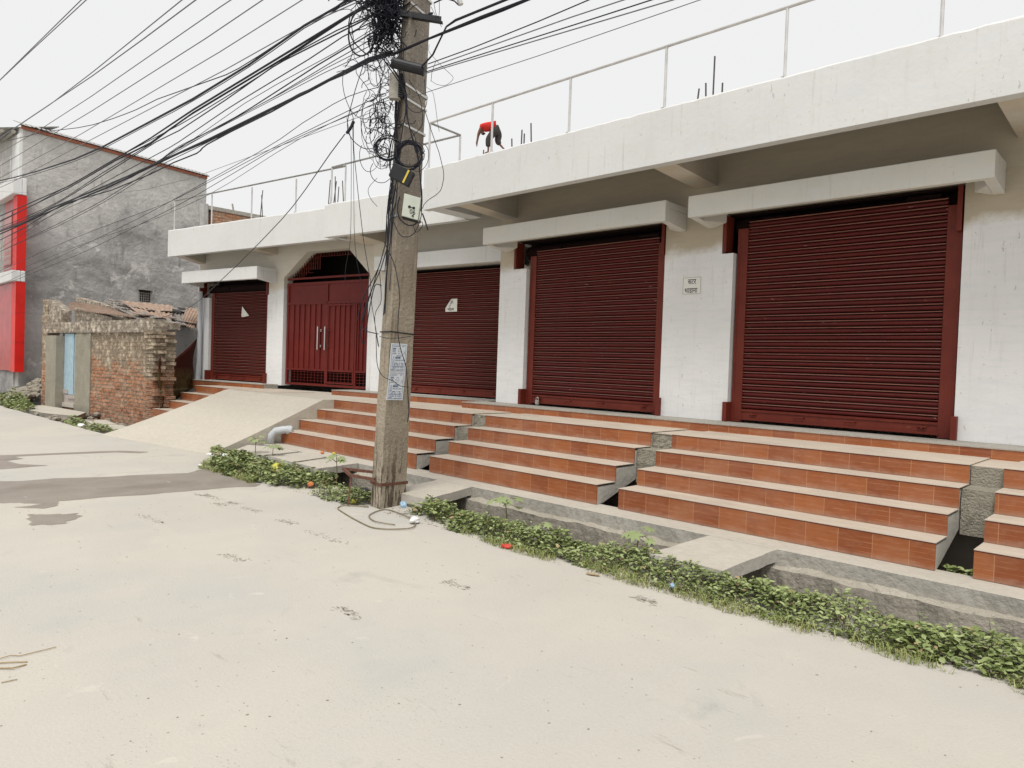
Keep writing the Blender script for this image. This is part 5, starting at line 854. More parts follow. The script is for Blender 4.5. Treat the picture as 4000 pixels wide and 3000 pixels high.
# ================= brick hut on the left
H = Sec(-18.0, 5.85, 5)
hut = thing('brick_hut', (-19.5, 6.5, 0), 'low ruined brick hut with flaking plaster, a narrow pale blue door and rusty tin roofs', 'hut')
def rough_wall(S_, u0, u1, o, z0, ztop, thick, name, mat, parent, nu, nz, amp=.03, seed=0, raggedR=0, raggedT=0):
    m = MB(); vs = []
    for j in range(nz+1):
        for i in range(nu+1):
            s, t_ = i/nu, j/nz; u = u0+(u1-u0)*s; zt = ztop(u); z = z0+(zt-z0)*t_
            if i == nu: u += raggedR*noise.noise(Vector((seed, z*6, 1)))
            if j == nz: z += raggedT*noise.noise(Vector((u*5, seed, 2)))
            vs.append(S_.p(u, o+amp*noise.noise(Vector((u*4, z*5, seed)))+amp*.5*noise.noise(Vector((u*13, z*13, seed))), z))
    W_ = nu+1; fs = [(j*W_+i, j*W_+i+1, (j+1)*W_+i+1, (j+1)*W_+i) for j in range(nz) for i in range(nu)]
    nb = len(vs); L = [(u0, z0), (u1, z0), (u1, ztop(u1)), (u0, ztop(u0))]; vs += [S_.p(a, o+thick, b) for a, b in L]
    fs += [tuple(nz*W_+i for i in range(nu+1))+(nb+2, nb+3), tuple(j*W_+nu for j in range(nz, -1, -1))+(nb+1, nb+2), tuple(j*W_ for j in range(nz+1))+(nb+3, nb), (nb, nb+3, nb+2, nb+1)]
    m.add(vs, fs); return m.build(name, mat, parent)
rough_wall(H, -1.82, 1.50, 0, -1.9, lambda u: .50, .22, 'wall', 'brick', hut, 60, 40, .035, 3, .04)
rough_wall(H, -5.13, -4.76, 0, -1.9, lambda u: 1.42 if u < -5 else 1.25, .3, 'wall', 'brick', hut, 8, 40, .03, 5)
rough_wall(H, -4.76, -3.87, .02, .52, lambda u: 1.40-.35*(u+4.76), .25, 'upper_wall', 'mottle', hut, 16, 14, .03, 6, 0, .04)
rough_wall(H, -3.87, -1.6, .35, .55, lambda u: 1.18-.13*(u+3.87), .2, 'upper_wall', 'mottle', hut, 30, 12, .03, 7)
rough_wall(H, -4.72, 1.52, -.06, .48, lambda u: .77-.03*math.sin((u+4.7)*.5), .30, 'coping', 'mottle', hut, 90, 6, .03, 8, .03, .03)
rough_wall(H, -4.76, -1.82, .02, -2.0, lambda u: -1.42, .3, 'footing', 'brick', hut, 30, 8, .05, 9)
rough_wall(H, -4.25, -3.545, -.20, -1.52, lambda u: .40, .195, 'door_pillar', 'block', hut, 4, 10, .008, 10)
rough_wall(H, -2.77, -1.83, -.03, -1.60, lambda u: .47, .2, 'door_pillar', 'block', hut, 4, 10, .008, 11)
m = MB(); H.box(m, -3.54, -2.775, -.04, .3, -1.45, -1.34); m.build('door_sill', 'slab', hut)
d = MB(); H.box(d, -3.54, -2.94, .0, .03, -1.12, .46); H.box(d, -2.91, -2.78, .01, .04, -1.12, .44); dd = d.build('door', 'blue', hut)
d = MB(); H.box(d, -3.54, -3.25, -.02, -.002, -1.10, -1.0); H.box(d, -3.22, -2.79, -.03, -.002, -1.22, -1.14); H.box(d, -3.5, -2.84, .0, .02, -1.34, -1.13); d.build('door_patch', 'plankw', dd); 
m = MB(); H.box(m, -3.54, -2.775, .06, .09, -1.34, .46); m.build('door_gap', 'dark', hut)
m = MB()     # ragged pier of laid bricks at the open end of the wall
rr = random.Random(12)
for k in range(27):
    z = -1.75+k*.084
    for j in range(2):
        a = 1.50-rr.uniform(.0, .06)+j*.0; H.box(m, a-.35, a+rr.uniform(.0, .17), -.03+.24*j-rr.uniform(0, .05), .19+.24*j, z+.006, z+.078)
m.build('brick_pier', 'brick', hut)
body = MB(); body.prism([(-22.9, 5.85), (-18.3, 6.45), (-19.9, 8.3), (-20.0, 9.0), (-24.0, 8.6)], -.3, 2.15); body.build('rear_room', 'gwall', hut)
def tin_sheet(a, b, c, d, name, mat, par, waves=14, amp=.018, th=.012):   # a,b along the back edge, d,c along the eave
    a, b, c, d = map(Vector, (a, b, c, d)); m = MB(); n = waves*6; v = []
    for i in range(n+1):
        s = i/n; w_ = amp*math.sin(s*waves*2*math.pi); v += [a.lerp(b, s)+UP*w_, d.lerp(c, s)+UP*w_, a.lerp(b, s)+UP*(w_-th), d.lerp(c, s)+UP*(w_-th)]
    fs = []
    for i in range(n): q, e = i*4, (i+1)*4; fs += [(q, q+1, e+1, e), (q+2, e+2, e+3, q+3), (q+1, q+3, e+3, e+1), (q, e, e+2, q+2)]
    m.add(v, fs); return m.build(name, mat, par)
tin_sheet((-24.0, 6.29, 2.97), (-22.04, 6.50, 2.82), (-18.18, 6.12, 2.39), (-22.26, 5.80, 2.665), 'tin_roof', 'tin', hut, 30, .014)
rough_wall(Sec(-23.9, 6.42, 3), 0, 6.2, 0, .6, lambda u: 1.60-.135*u, .25, 'parapet', 'mottle', hut, 40, 8, .04, 20, 0, .05)
tin_sheet((-22.5, 6.75, 2.98), (-20.72, 8.62, 2.80), (-17.91, 7.46, 2.18), (-18.65, 6.35, 2.36), 'tin_roof', 'tin2', hut, 22)
tin_sheet((-21.8, 6.95, 2.99), (-20.6, 7.9, 2.89), (-18.25, 7.0, 2.30), (-18.7, 6.55, 2.40), 'tin_roof', 'tin', hut, 9, .014)
tin_sheet((-20.4, 8.2, 2.85), (-19.8, 8.5, 2.80), (-17.97, 7.42, 2.21), (-18.1, 7.15, 2.27), 'tin_roof', 'tin', hut, 6, .014)
m = MB(); rr = random.Random(31)
for k in range(40):
    s, t_ = rr.random(), rr.random(); p = Vector((-22.4, 6.8, 3.02)).lerp(Vector((-20.8, 8.5, 2.84)), s).lerp(Vector((-18.68, 6.40, 2.42)).lerp(Vector((-18.0, 7.4, 2.24)), s), t_)
    a_ = rr.uniform(-.5, .6); m.cur = rr.choice((0, 0, 1, 2)); m.obox(p+UP*.03, (math.cos(a_), math.sin(a_), rr.uniform(-.25, 0)), (-math.sin(a_), math.cos(a_), 0), (0, 0, 1), rr.uniform(.08, .4), rr.uniform(.04, .13), .010)
tag(m.build('roof_debris', ['tin2', 'black', 'tin'], hut), kind='stuff')
rough_wall(Sec(-19.35, 8.10, -46), -.2, 2.15, 0, -1.3, lambda u: .75, .12, 'flaking_wall', 'flake', hut, 24, 16, .03, 41)
m = MB(); m.obox((-18.95, 7.69, 1.76), (-.70, .72, 0), (.72, .70, 0), UP, .10, .03, .12); m.build('window', 'dark', hut)
# cloth curtain between hut and shop
m = MB(); top = [(-16.30, 6.02, 1.47), (-16.50, 6.15, 1.42), (-16.81, 6.36, 1.365), (-17.1, 6.62, 1.42), (-17.42, 6.95, 1.565), (-17.75, 7.25, 1.76), (-18.02, 7.5, 1.95)]
bot = [(-16.30, 6.02, .25), (-16.5, 6.12, .30), (-16.75, 6.35, .40), (-17.0, 6.6, .46), (-17.3, 6.9, .56), (-17.5, 7.1, .64), (-17.72, 7.32, .74)]
vs = []; nr = 12
for j in range(nr+1):
    for i in range(len(top)):
        a, b = Vector(top[i]), Vector(bot[i]); p = a.lerp(b, j/nr); vs.append(p+Vector((.6, -.8, 0))*(.05*math.sin(i*1.9+j*.5)+.03*noise.noise(p*4)))
W_ = len(top); m.add(vs, [(j*W_+i, (j+1)*W_+i, (j+1)*W_+i+1, j*W_+i+1) for j in range(nr) for i in range(W_-1)])
o = m.build('cloth_curtain', 'cloth', smooth=True); sm = o.modifiers.new('thickness', 'SOLIDIFY'); sm.thickness = .01
tag(o, 'brown patterned cloth hung between the hut wall and the white building', 'cloth')
# pipe at the hut corner, door slabs
m = MB(); m.tube([(-23.35, 5.45, .12), (-23.62, 5.33, .125), (-23.72, 5.28, .08), (-23.72, 5.25, -.02), (-23.70, 5.15, -.30)], .05, 10); tag(m.build('drain_pipe', 'face'), 'grey pipe elbow sticking out of the left end of the hut', 'pipe')

# ================= grey building with red front
GB = thing('grey_building', (-26, 7, 0), 'tall grey patchy cement building with a red clad street front', 'building')
Gs = Sec(-25.70, 5.42, 95)
m = MB()
ztop = lambda u: 6.69-.034*u
m.hexa([Gs.p(0, 0, -1.9), Gs.p(5.75, 0, -1.9), Gs.p(5.75, 3.2, -1.9), Gs.p(0, 3.2, -1.9), Gs.p(0, 0, ztop(0)), Gs.p(5.75, 0, ztop(5.75)), Gs.p(5.75, 3.2, ztop(5.75)), Gs.p(0, 3.2, ztop(0))]); m.build('side_wall', 'gwall', GB)
m = MB(); m.hexa([Gs.p(-.06, -.05, ztop(0)-.09), Gs.p(5.75, -.05, ztop(5.75)-.09), Gs.p(5.75, -.002, ztop(5.75)-.09), Gs.p(-.06, -.002, ztop(0)-.09), Gs.p(-.06, -.05, ztop(0)+.0), Gs.p(5.75, -.05, ztop(5.75)+.0), Gs.p(5.75, -.002, ztop(5.75)), Gs.p(-.06, -.002, ztop(0))]); m.build('brick_course', m_paint('pink_brick_course', (.42, .16, .10), (.36, .13, .08), .9, .2), GB)
a, b = Gs.p(-.12, -.08, ztop(0)+.05), Gs.p(5.80, -.08, ztop(5.75)+.05); c, d = Gs.p(5.80, .5, ztop(5.75)+.24), Gs.p(-.12, .5, ztop(0)+.24)
tin_sheet(d, c, b, a, 'roof_sheet', 'asb', GB, 44, .012, .012)
m = MB(); m.hexa([Gs.p(-.1, -.10, ztop(0)+.001), Gs.p(5.8, -.10, ztop(5.75)+.001), Gs.p(5.8, -.03, ztop(5.75)+.001), Gs.p(-.1, -.03, ztop(0)+.001), Gs.p(-.1, -.10, ztop(0)+.015), Gs.p(5.8, -.10, ztop(5.75)+.015), Gs.p(5.8, -.03, ztop(5.75)+.015), Gs.p(-.1, -.03, ztop(0)+.015)]); m.build('roof_batten', 'dark', GB)
wn = MB(); Gs.box(wn, 3.46, 3.84, -.004, .0, 1.78, 2.16); wo = wn.build('window', 'dark', GB)
wn = MB()
for k in range(5): Gs.box(wn, 3.47+.07*k, 3.482+.07*k, -.02, -.006, 1.79, 2.10)
for k in range(4): Gs.box(wn, 3.46, 3.84, -.024, -.02, 1.82+.08*k, 1.83+.08*k)
wn.build('window_grille', 'face', wo); wn = MB(); Gs.box(wn, 3.42, 3.88, -.10, -.001, 2.17, 2.19); wn.build('window_hood', 'face', wo)
m = MB(); m.box(-29.5, -25.735, 5.34, 5.415, -.5, 8.0); m.build('street_wall', 'whiteplain', GB)
m = MB(); m.box(-29.5, -25.74, 5.28, 5.337, -.5, .84); m.build('lower_wall', 'gwall', GB)
for z0_, z1_, y_ in ((.85, 3.53, 5.22), (3.86, 6.08, 5.22)):
    m = MB(); m.box(-25.75, -25.30, y_, 5.46, z0_, z1_); m.build('red_pier', 'red', GB)
m = MB()
for z in (1.72, 2.62): m.box(-25.299, -25.297, 5.22, 5.46, z, z+.012); m.box(-29.5, -25.30, 5.215, 5.219, z, z+.012)
m.build('panel_joint', 'redd', GB)
m = MB(); m.box(-29.5, -25.76, 5.22, 5.337, .87, 3.52); m.build('red_panel', 'redd', GB)
m = MB(); m.box(-29.5, -25.76, 5.29, 5.337, 3.87, 6.07); rp_ = m.build('red_panel', 'redd', GB)
m = MB(); m.box(-28.8, -27.4, 5.265, 5.288, 4.3, 5.6); m.box(-27.1, -26.2, 5.265, 5.288, 4.1, 5.7); m.build('window', m_paint('pink_glass', (.50, .22, .20), (.42, .16, .15), .3, 0), GB)
for z0_, z1_ in ((3.535, 3.855), (6.09, 6.58)):
    m = MB(); m.box(-29.5, -25.28, 5.10, 5.337, z0_, z1_); m.box(-25.74, -25.28, 5.338, 5.45, z0_, z1_); m.build('floor_band', 'whiteplain', GB, bevel=.02)
m = MB()
for z in (3.95, 4.15, 4.32, 4.50): m.tube([(-29.5, 5.16, z), (-25.7, 5.16, z)], .015, 6)
m.build('balcony_rail', 'steel', GB)
m = MB()
for z in (6.75, 6.92, 7.1, 7.28): m.tube([(-29.5, 5.16, z), (-25.8, 5.16, z)], .015, 6)
for x in (-29, -28, -27, -25.9): m.tube([(x, 5.16, 6.58), (x, 5.16, 7.28)], .015, 6)
m.build('balcony_rail', 'railing', GB)
tin_sheet((-30, 6.4, 8.9), (-25.9, 6.4, 8.5), (-26.1, 4.9, 8.12), (-30, 4.9, 8.12), 'roof_sheet', 'asb', GB, 20, .02)
m = MB()
for k in range(2): m.tube([(-29, 4.95+.3*k, 8.02+.05*k), (-26.0, 4.95+.3*k, 8.02+.05*k)], .05, 8)
m.build('roof_purlin', 'face', GB)
t = thing('brick_wall', (-20.7, 10, 0), 'orange brick wall with a grey coping behind the left end of the flat roof', 'wall')
m = MB(); m.box(-20.9, -20.5, 8.9, 13, 0, 5.69); m.build('masonry', 'obrick', t); m = MB(); m.box(-20.92, -20.48, 8.8, 13, 5.692, 5.80); m.build('coping', 'face', t)
m = MB(); m.tube([(-20.6, 9.57, 5.8), (-20.6, 9.53, 6.0)], .025, 6); m.build('pipe_stub', 'face', t)
m = MB(); m.box(-20.75, -20.5, 8.66, 8.79, 3, 5.84); m.build('end_post', 'asb', t)

# PVC elbow under the ramp edge
t = thing('pipe_elbow', (-10.3, 5.6, .3), 'fat white plastic pipe elbow coming out of the ramp side above the drain slabs', 'pipe')
m = MB(); m.tube([(-10.62, 6.02, .36), (-10.70, 5.92, .365), (-10.80, 5.82, .34), (-10.84, 5.77, .27), (-10.85, 5.75, .13)], .062, 14); m.build('pipe', 'pvc', t, smooth=True); m = MB(); m.tube([(-10.63, 6.01, .36), (-10.68, 5.945, .363)], .072, 14); m.build('socket', 'pvc', t)
# small valve thing on grey building
# ================= plants
def inpoly(x, y, P):
    c = False; j = len(P)-1
    for i in range(len(P)):
        if (P[i][1] > y) != (P[j][1] > y) and x < (P[j][0]-P[i][0])*(y-P[i][1])/(P[j][1]-P[i][1])+P[i][0]: c = not c
        j = i
    return c
def leafpoly(m, p, d, n_, L, wd):
    s = d.cross(n_).normalized(); f = .18*L
    m.add([p, p+d*L*.3+s*wd*.85+n_*f*.4, p+d*L*.68+s*wd*.8+n_*f*.3, p+d*L-n_*f*.2, p+d*L*.68-s*wd*.8+n_*f*.3, p+d*L*.3-s*wd*.85+n_*f*.4], [(0, 3, 2, 1), (0, 5, 4, 3)])
def weeds(poly, n, hmax, L0, label, seed, zf=lambda x, y: 0, grass=0, gpoly=None, dens=.5):
    rr = random.Random(seed); m = MB(); xs = [p[0] for p in poly]; ys = [p[1] for p in poly]; k = 0; tries = 0
    while k < n and tries < n*30:
        tries += 1; x, y = rr.uniform(min(xs), max(xs)), rr.uniform(min(ys), max(ys))
        if not inpoly(x+.05*noise.noise(Vector((x*3, y*3, seed))), y+.09*noise.noise(Vector((x*4, y*4, seed+5))), poly): continue
        dn = noise.noise(Vector((x*2.1, y*3.2, seed)))*.6+noise.noise(Vector((x*6.5, y*6.5, seed)))*.5
        if dn < -.22+rr.uniform(-.22, .2): continue
        ed = min(1, 5*min(abs(y-min(ys))+.02, abs(max(ys)-y)+.06, .2)); h = hmax*max(.08, (.55+1.0*dn))*ed; z = zf(x, y)+h*(1-rr.random()**2.2*.9)
        a = rr.uniform(0, 6.28); t_ = rr.uniform(-.35, .5); d = Vector((math.cos(a)*math.cos(t_), math.sin(a)*math.cos(t_), math.sin(t_)))
        n_ = (UP+.55*Vector((rr.uniform(-1, 1), rr.uniform(-1, 1), 0))); n_ = (n_-d*n_.dot(d)).normalized(); L = L0*rr.uniform(.5, 1.25)*(1+.5*noise.noise(Vector((x*1.7, y*1.7, seed+50)))); m.cur = 3 if rr.random() < .035 else 0; leafpoly(m, Vector((x, y, z)), d, n_, L, L*rr.uniform(.26, .40)); k += 1
        if k % 450 == 0:
            m.cur = 0; hh = h+rr.uniform(.02, .07); m.cur = 2; m.tube([(x, y, zf(x, y)), (x+rr.uniform(-.03, .03), y+rr.uniform(-.03, .03), zf(x, y)+hh)], .0018, 3); m.cur = 0
            for q in range(5): a_ = q*2.2; leafpoly(m, Vector((x, y, zf(x, y)+hh*(.6+.1*q))), Vector((math.cos(a_), math.sin(a_), .3)).normalized(), UP, L0*.8, L0*.25)
        if k % 9 == 0:
            m.cur = 2; m.tube([(x, y, zf(x, y)-.01), (x+rr.uniform(-.03, .03), y+rr.uniform(-.03, .03), z)], .002, 3); m.cur = 0
    m.cur = 1
    gp_ = gpoly or poly; xs = [p[0] for p in gp_]; ys = [p[1] for p in gp_]; k = 0; tries = 0
    while k < grass and tries < grass*30:
        tries += 1; x, y = rr.uniform(min(xs), max(xs)), rr.uniform(min(ys), max(ys))
        if not inpoly(x, y+.08*noise.noise(Vector((x*4, y*4, seed+9))), gp_): continue
        if noise.noise(Vector((x*3, y*5, seed+30))) < -.05+rr.uniform(-.3, .2): continue
        a = rr.uniform(0, 6.28); h = rr.uniform(.015, .07); b = Vector((math.cos(a), math.sin(a), 0)); p = Vector((x, y, zf(x, y))); s = b.cross(UP)*.0022; q = p+b*h*.5+UP*h*.8; e = p+b*h*1.3+UP*h*rr.uniform(.5, 1.1)
        m.add([p-s, p+s, q+s*.8, q-s*.8, e], [(0, 1, 2, 3), (3, 2, 4)]); k += 1
    o = m.build('weed_patch', ['leaf', 'grass', 'stem', 'stick']); return tag(o, label, 'weeds', kind='stuff')
zb_ = lambda x, y: 0 if y < 4.70 else -.10*min(1, (y-4.70)/.32)
main = [(-5.75, 4.58), (-5.2, 4.47), (-4.6, 4.40), (-4.1, 4.36), (-3, 4.38), (-2.2, 4.36), (-1.0, 4.40), (0, 4.36), (1.6, 4.4), (1.6, 5.0), (-.6, 4.98), (-1.3, 4.90), (-2.2, 4.80), (-3.0, 4.80), (-3.4, 4.95), (-4.3, 5.07), (-5.0, 5.0), (-5.72, 4.92)]
weeds(main, 17500, .185, .041, 'long dense strip of low leafy weeds between the road and the open drain', 11, zb_, 4200, [(-5.0, 4.42), (-4.1, 4.28), (-3, 4.28), (-2.2, 4.27), (-1.0, 4.26), (0, 4.24), (1.6, 4.26), (1.6, 4.55), (-5, 4.55)])
weeds([(-10.6, 4.66), (-10.2, 4.50), (-9.6, 4.25), (-8.8, 4.12), (-8.1, 4.18), (-7.6, 4.35), (-7.3, 4.62), (-7.6, 4.95), (-8.2, 4.98), (-9.1, 5.08), (-9.9, 5.1), (-10.9, 5.32), (-11.3, 5.12)], 7000, .22, .055, 'leafy weed patch left of the pole at the foot of the ramp', 12, zb_, 3000, [(-10.4, 4.5), (-9.8, 4.18), (-9.0, 4.05), (-8.2, 4.1), (-8.2, 4.4), (-9.6, 4.6)])
weeds([(-7.1, 4.30), (-6.6, 4.22), (-6.28, 4.40), (-6.28, 4.9), (-6.7, 4.95), (-7.15, 4.7)], 1300, .15, .045, 'small weed clump under the rusty stand left of the pole foot', 13, zb_, 250)
weeds([(-1.30, 5.98), (-1.1, 5.98), (-1.1, 6.25), (-1.30, 6.3)], 160, .12, .05, 'sprig of weeds in the dark gap of the rightmost stairs', 14, lambda x, y: .05, 0)
weeds([(-25.5, 4.70), (-22.4, 4.45), (-20.6, 4.5), (-20.8, 4.75), (-23.0, 4.95), (-24.0, 5.4), (-25.2, 5.45)], 2600, .3, .085, 'weeds over the rubble at the left end of the hut', 15, lambda x, y: .0+.3*max(0, min(1, (y-4.8))), 500)
weeds([(-17.6, 4.45), (-16.5, 4.45), (-15.0, 4.45), (-14.9, 4.75), (-16.5, 4.80), (-17.6, 4.85)], 700, .14, .06, 'weed tuft at the road edge near the left foot of the ramp', 16, zb_, 300)
weeds([(-17.0, 5.25), (-16.6, 5.25), (-16.6, 5.45), (-17.0, 5.5)], 120, .30, .09, 'yellow-green plant growing at the foot of the brick wall', 17, lambda x, y: -.25, 0)
def seedling(x, y, z, h, nl, rl_, label, seed):
    rr = random.Random(seed); t = thing('seedling', (x, y, z), label, 'plant', 'lobed seedlings along the drain'); m = MB(); lf = MB(); top = Vector((x+rr.uniform(-.03, .03), y, z+h)); m.tube([(x, y, z), (x+.01, y, z+h*.5), top], .006, 6, r2=.004)
    for k in range(nl):
        a = k*2.4+rr.random(); L = rl_*rr.uniform(1.0, 1.7); st_ = top-UP*h*.25*rr.random(); c = st_+Vector((math.cos(a)*L, math.sin(a)*L, rr.uniform(-.02, .06))); m.tube([st_, (st_+c)/2+UP*.02, c], .0025, 4)
        n_ = (UP+Vector((math.cos(a)*.35, math.sin(a)*.35-.3, 0))).normalized(); e1 = n_.cross(Vector((math.sin(a), -math.cos(a), .1))).normalized(); e2 = n_.cross(e1); P_ = []
        R_ = rl_*rr.uniform(.7, 1.1)
        for j in range(14):
            b = 2*math.pi*j/14; r__ = R_*(1.0 if j % 2 == 0 else .52)*(.55 if j == 7 else 1); P_.append(c+(e1*math.cos(b)+e2*math.sin(b))*r__-n_*(.12*r__ if j % 2 == 0 else 0))
        lf.add([c+n_*.004]+P_, [(0, j+1, (j+1) % 14+1) for j in range(14)])
    m.build('stem', 'stem', t); lf.build('foliage', 'leaf2', t)
seedling(-4.77, 5.00, -.1, .34, 7, .085, 'pale lobed seedling just right of the pole slab', 1); seedling(-3.19, 4.86, -.08, .30, 7, .075, 'pale lobed seedling left of the drain slab', 2); seedling(-4.0, 4.62, 0, .16, 6, .06, 'low lobed seedling in the middle of the weed strip', 3)
seedling(-7.42, 4.80, -.05, .44, 7, .075, 'tall dark seedling beside the rusty stand', 4); seedling(-9.95, 5.04, -.02, .36, 6, .07, 'seedling nearest the ramp, below the white pipe elbow', 5); seedling(-9.55, 5.10, -.02, .30, 6, .07, 'seedling between the drain slabs and the weed patch', 6)
# ================= rubble, stones, litter
def rocks(m, pts, rr):
    for x, y, z, s in pts:
        o_ = len(m.v); bm = bmesh.new(); bmesh.ops.create_icosphere(bm, subdivisions=1, radius=s); mt = Matrix.Rotation(rr.uniform(0, 3), 3, 'Z')@Matrix.Diagonal((1.3, .9, .6))
        vs = [Vector((x, y, z))+(mt@v.co)*(1+.35*noise.noise(v.co*30+Vector((x, y, z))*9)) for v in bm.verts]; fs = [tuple(v.index for v in f.verts) for f in bm.faces]; bm.free(); m.add(vs, fs)
rr = random.Random(5); m = MB(); pts = []
for k in range(420):
    a, b = rr.random(), rr.random()**.8; x = -25.6+a*2.4; y = 5.75-b*1.1; h = .85*max(0, 1-abs(x+24.1)/2.0)*max(0, 1-b) ; pts.append((x, y, h*rr.uniform(.75, 1)+.0, rr.uniform(.04, .14)))
rocks(m, pts, rr); tag(m.build('rubble_heap', 'rubble'), 'heap of broken stone and mortar between the grey building and the hut', 'rubble', kind='stuff')
m = MB(); pts = []
for k in range(240):
    x = rr.uniform(-23.4, -15.0); pts.append((x, rr.uniform(4.55, 5.75), rr.uniform(-.25, .0), rr.uniform(.03, .12)))
rocks(m, pts, rr); tag(m.build('rubble_bed', 'rubble'), 'loose bricks and stones in the ditch before the brick hut', 'rubble', kind='stuff')
m = MB(); pts = []
for k in range(380):
    x = rr.uniform(-8.2, -4.9); y = 4.25+rr.random()*.45+(.1 if x > -6.5 else 0); pts.append((x, y, .001, rr.uniform(.003, .011)))
for k in range(500): pts.append((rr.uniform(-12, 1), rr.uniform(.6, 4.5), .0005, rr.uniform(.0015, .006)))
rocks(m, pts, rr); tag(m.build('gravel', 'rubble'), 'scattered grit and small stones on the road', 'gravel', kind='stuff')
slab([(-22.4, 4.52), (-19.6, 4.62), (-18.4, 5.0), (-19.5, 5.5), (-22.3, 5.3)], -.06, .05, 'worn concrete slab in front of the blue hut door', ('slab', 'drain'))
slab([(-17.9, 4.72), (-16.7, 4.75), (-16.3, 5.2), (-17.6, 5.35)], -.10, .02, 'broken slab at the foot of the brick hut wall, left one', ('slab', 'drain'))
slab([(-16.5, 4.66), (-15.4, 4.72), (-15.0, 5.1), (-16.1, 5.2)], -.12, .03, 'broken slab at the foot of the brick hut wall, right one beside the ramp', ('slab', 'drain'))
def scrap(x, y, z, sx_, sy_, sz_, mat, label, cat, ang=0, name='litter', seed=0):
    bm = bmesh.new(); bmesh.ops.create_icosphere(bm, subdivisions=2, radius=1); M_ = Matrix.Rotation(ang, 3, 'Z')@Matrix.Diagonal((sx_, sy_, sz_)); m = MB()
    vs = [Vector((x, y, z))+M_@(v.co*(1+.35*noise.noise(v.co*2.3+Vector((seed*3, 1, 2)))+.2*noise.noise(v.co*6+Vector((seed, 0, 0))))) for v in bm.verts]; m.add(vs, [tuple(v.index for v in f.verts) for f in bm.faces]); bm.free(); tag(m.build(name, mat), label, cat)
scrap(-9.98, 4.52, .12, .20, .05, .03, 'litw', 'long white plaster offcut lying on the left weed patch', 'debris', .5, 'plaster_scrap', 1)
scrap(-9.84, 4.19, .02, .05, .03, .012, 'litw', 'small white scrap on the road left of the weed patch', 'litter', .1, 'paper_scrap', 2)
scrap(-8.34, 4.52, .14, .085, .06, .06, 'lity', 'yellow wrapper caught in the left weed patch', 'litter', .3, 'wrapper', 3)
scrap(-7.94, 4.45, .10, .05, .04, .05, 'litw', 'white crumpled bag at the right end of the left weed patch', 'litter', 0, 'plastic_bag', 4)
scrap(-7.5, 4.50, .05, .045, .04, .03, 'lito', 'orange scrap on the soil left of the rusty stand', 'litter', 0, 'wrapper', 5)
scrap(-5.68, 4.46, .10, .04, .03, .035, 'litb', 'blue wrapper in the weeds just right of the pole', 'litter', 0, 'wrapper', 6)
scrap(-5.30, 4.30, .035, .065, .045, .03, 'litw', 'white foam cup lying by the cable loop', 'litter', 2.0, 'foam_cup', 7)
scrap(-6.03, 4.95, .05, .07, .06, .05, 'black', 'black plastic bag between the pole and the drain slab', 'litter', 0, 'plastic_bag', 8)
scrap(-7.1, 4.95, -.02, .12, .08, .04, 'black', 'black plastic bag in the drain behind the rusty stand', 'litter', 0, 'plastic_bag', 9)
scrap(-6.42, 4.36, .03, .05, .03, .02, 'lity', 'yellow wrapper under the rusty stand', 'litter', 0, 'wrapper', 10)
scrap(-4.10, 4.32, .02, .055, .035, .02, 'litr', 'red wrapper at the road edge of the weed strip', 'litter', .4, 'wrapper', 11)
scrap(-2.55, 4.36, .05, .05, .015, .012, 'litb', 'pale blue strip in the weeds below the drain slab', 'litter', 2.2, 'paper_scrap', 12)
scrap(-3.15, 4.25, .012, .06, .016, .006, 'stick', 'brown flattened leaf on the road below the weed strip', 'litter', .3, 'paper_scrap', 16)
scrap(-9.30, 5.76, .155, .028, .028, .024, 'lito', 'orange fruit peel on the drain kerb left of the pole', 'litter', 0, 'fruit_peel', 13)
scrap(-9.12, 5.84, .155, .03, .02, .02, 'lity', 'yellow scrap beside the orange peel on the drain kerb', 'litter', 0, 'fruit_peel', 14)
scrap(-16.2, 4.50, .03, .10, .06, .05, 'litw', 'white rag at the ditch edge before the hut', 'litter', 0, 'rag', 15)
for i, (pts, r, lb) in enumerate((([(-4.17, .79, .006), (-4.18, .87, .008), (-4.15, .9, .006), (-4.16, 1.06, .006)], .0022, 'bent dry stalk on the road at the lower left edge'), ([(-4.14, .76, .005), (-4.10, .84, .006), (-4.05, .91, .005)], .003, 'curved dry straw below the bent stalk'), ([(-4.06, .79, .004), (-4.0, .84, .01), (-4.02, .9, .004)], .0035, 'flattened dry leaf strip at the lower left'), ([(-3.87, .77, .004), (-3.86, .83, .005)], .0022, 'short straw nearest the camera at the lower left'))):
    m = MB(); m.tube(pts, r, 5); tag(m.build('dry_stalk', 'stick'), lb, 'straw')

# ================= person bending at the roof edge
def K(p, k=.97): return Vector((p[0]*k, p[1]*k, (p[2]-1.52)*k+1.52))
def side(p, s): return K(p)+FW*s           # s: sideways offset of left/right limbs, away from the viewer
def skin(name, chains, mat, parent, root):
    vs = []; es = []; rad = []; idx = {}
    for ch in chains:
        prev = None
        for key, p, r in ch:
            if key not in idx: idx[key] = len(vs); vs.append(p); rad.append(r)
            if prev is not None: es.append((prev, idx[key]))
            prev = idx[key]
    me = bpy.data.meshes.new(name); me.from_pydata([tuple(v) for v in vs], es, []); me.materials.append(MT[mat]); o = bpy.data.objects.new(name, me); COL.objects.link(o)
    sk = o.modifiers.new('skin', 'SKIN'); sk.use_smooth_shade = True
    lay = me.skin_vertices[0]
    for i, r in enumerate(rad): lay.data[i].radius = (r, r) if not isinstance(r, tuple) else r
    lay.data[idx[root]].use_root = True
    ss = o.modifiers.new('sub', 'SUBSURF'); ss.levels = 2; ss.render_levels = 2
    o.parent = parent; o.location = -abs_loc(parent); return o
pe = thing('person', K((-7.75, 7.5, 4.72)), 'person in a red shirt and grey trousers bending over behind the roof railing', 'person')
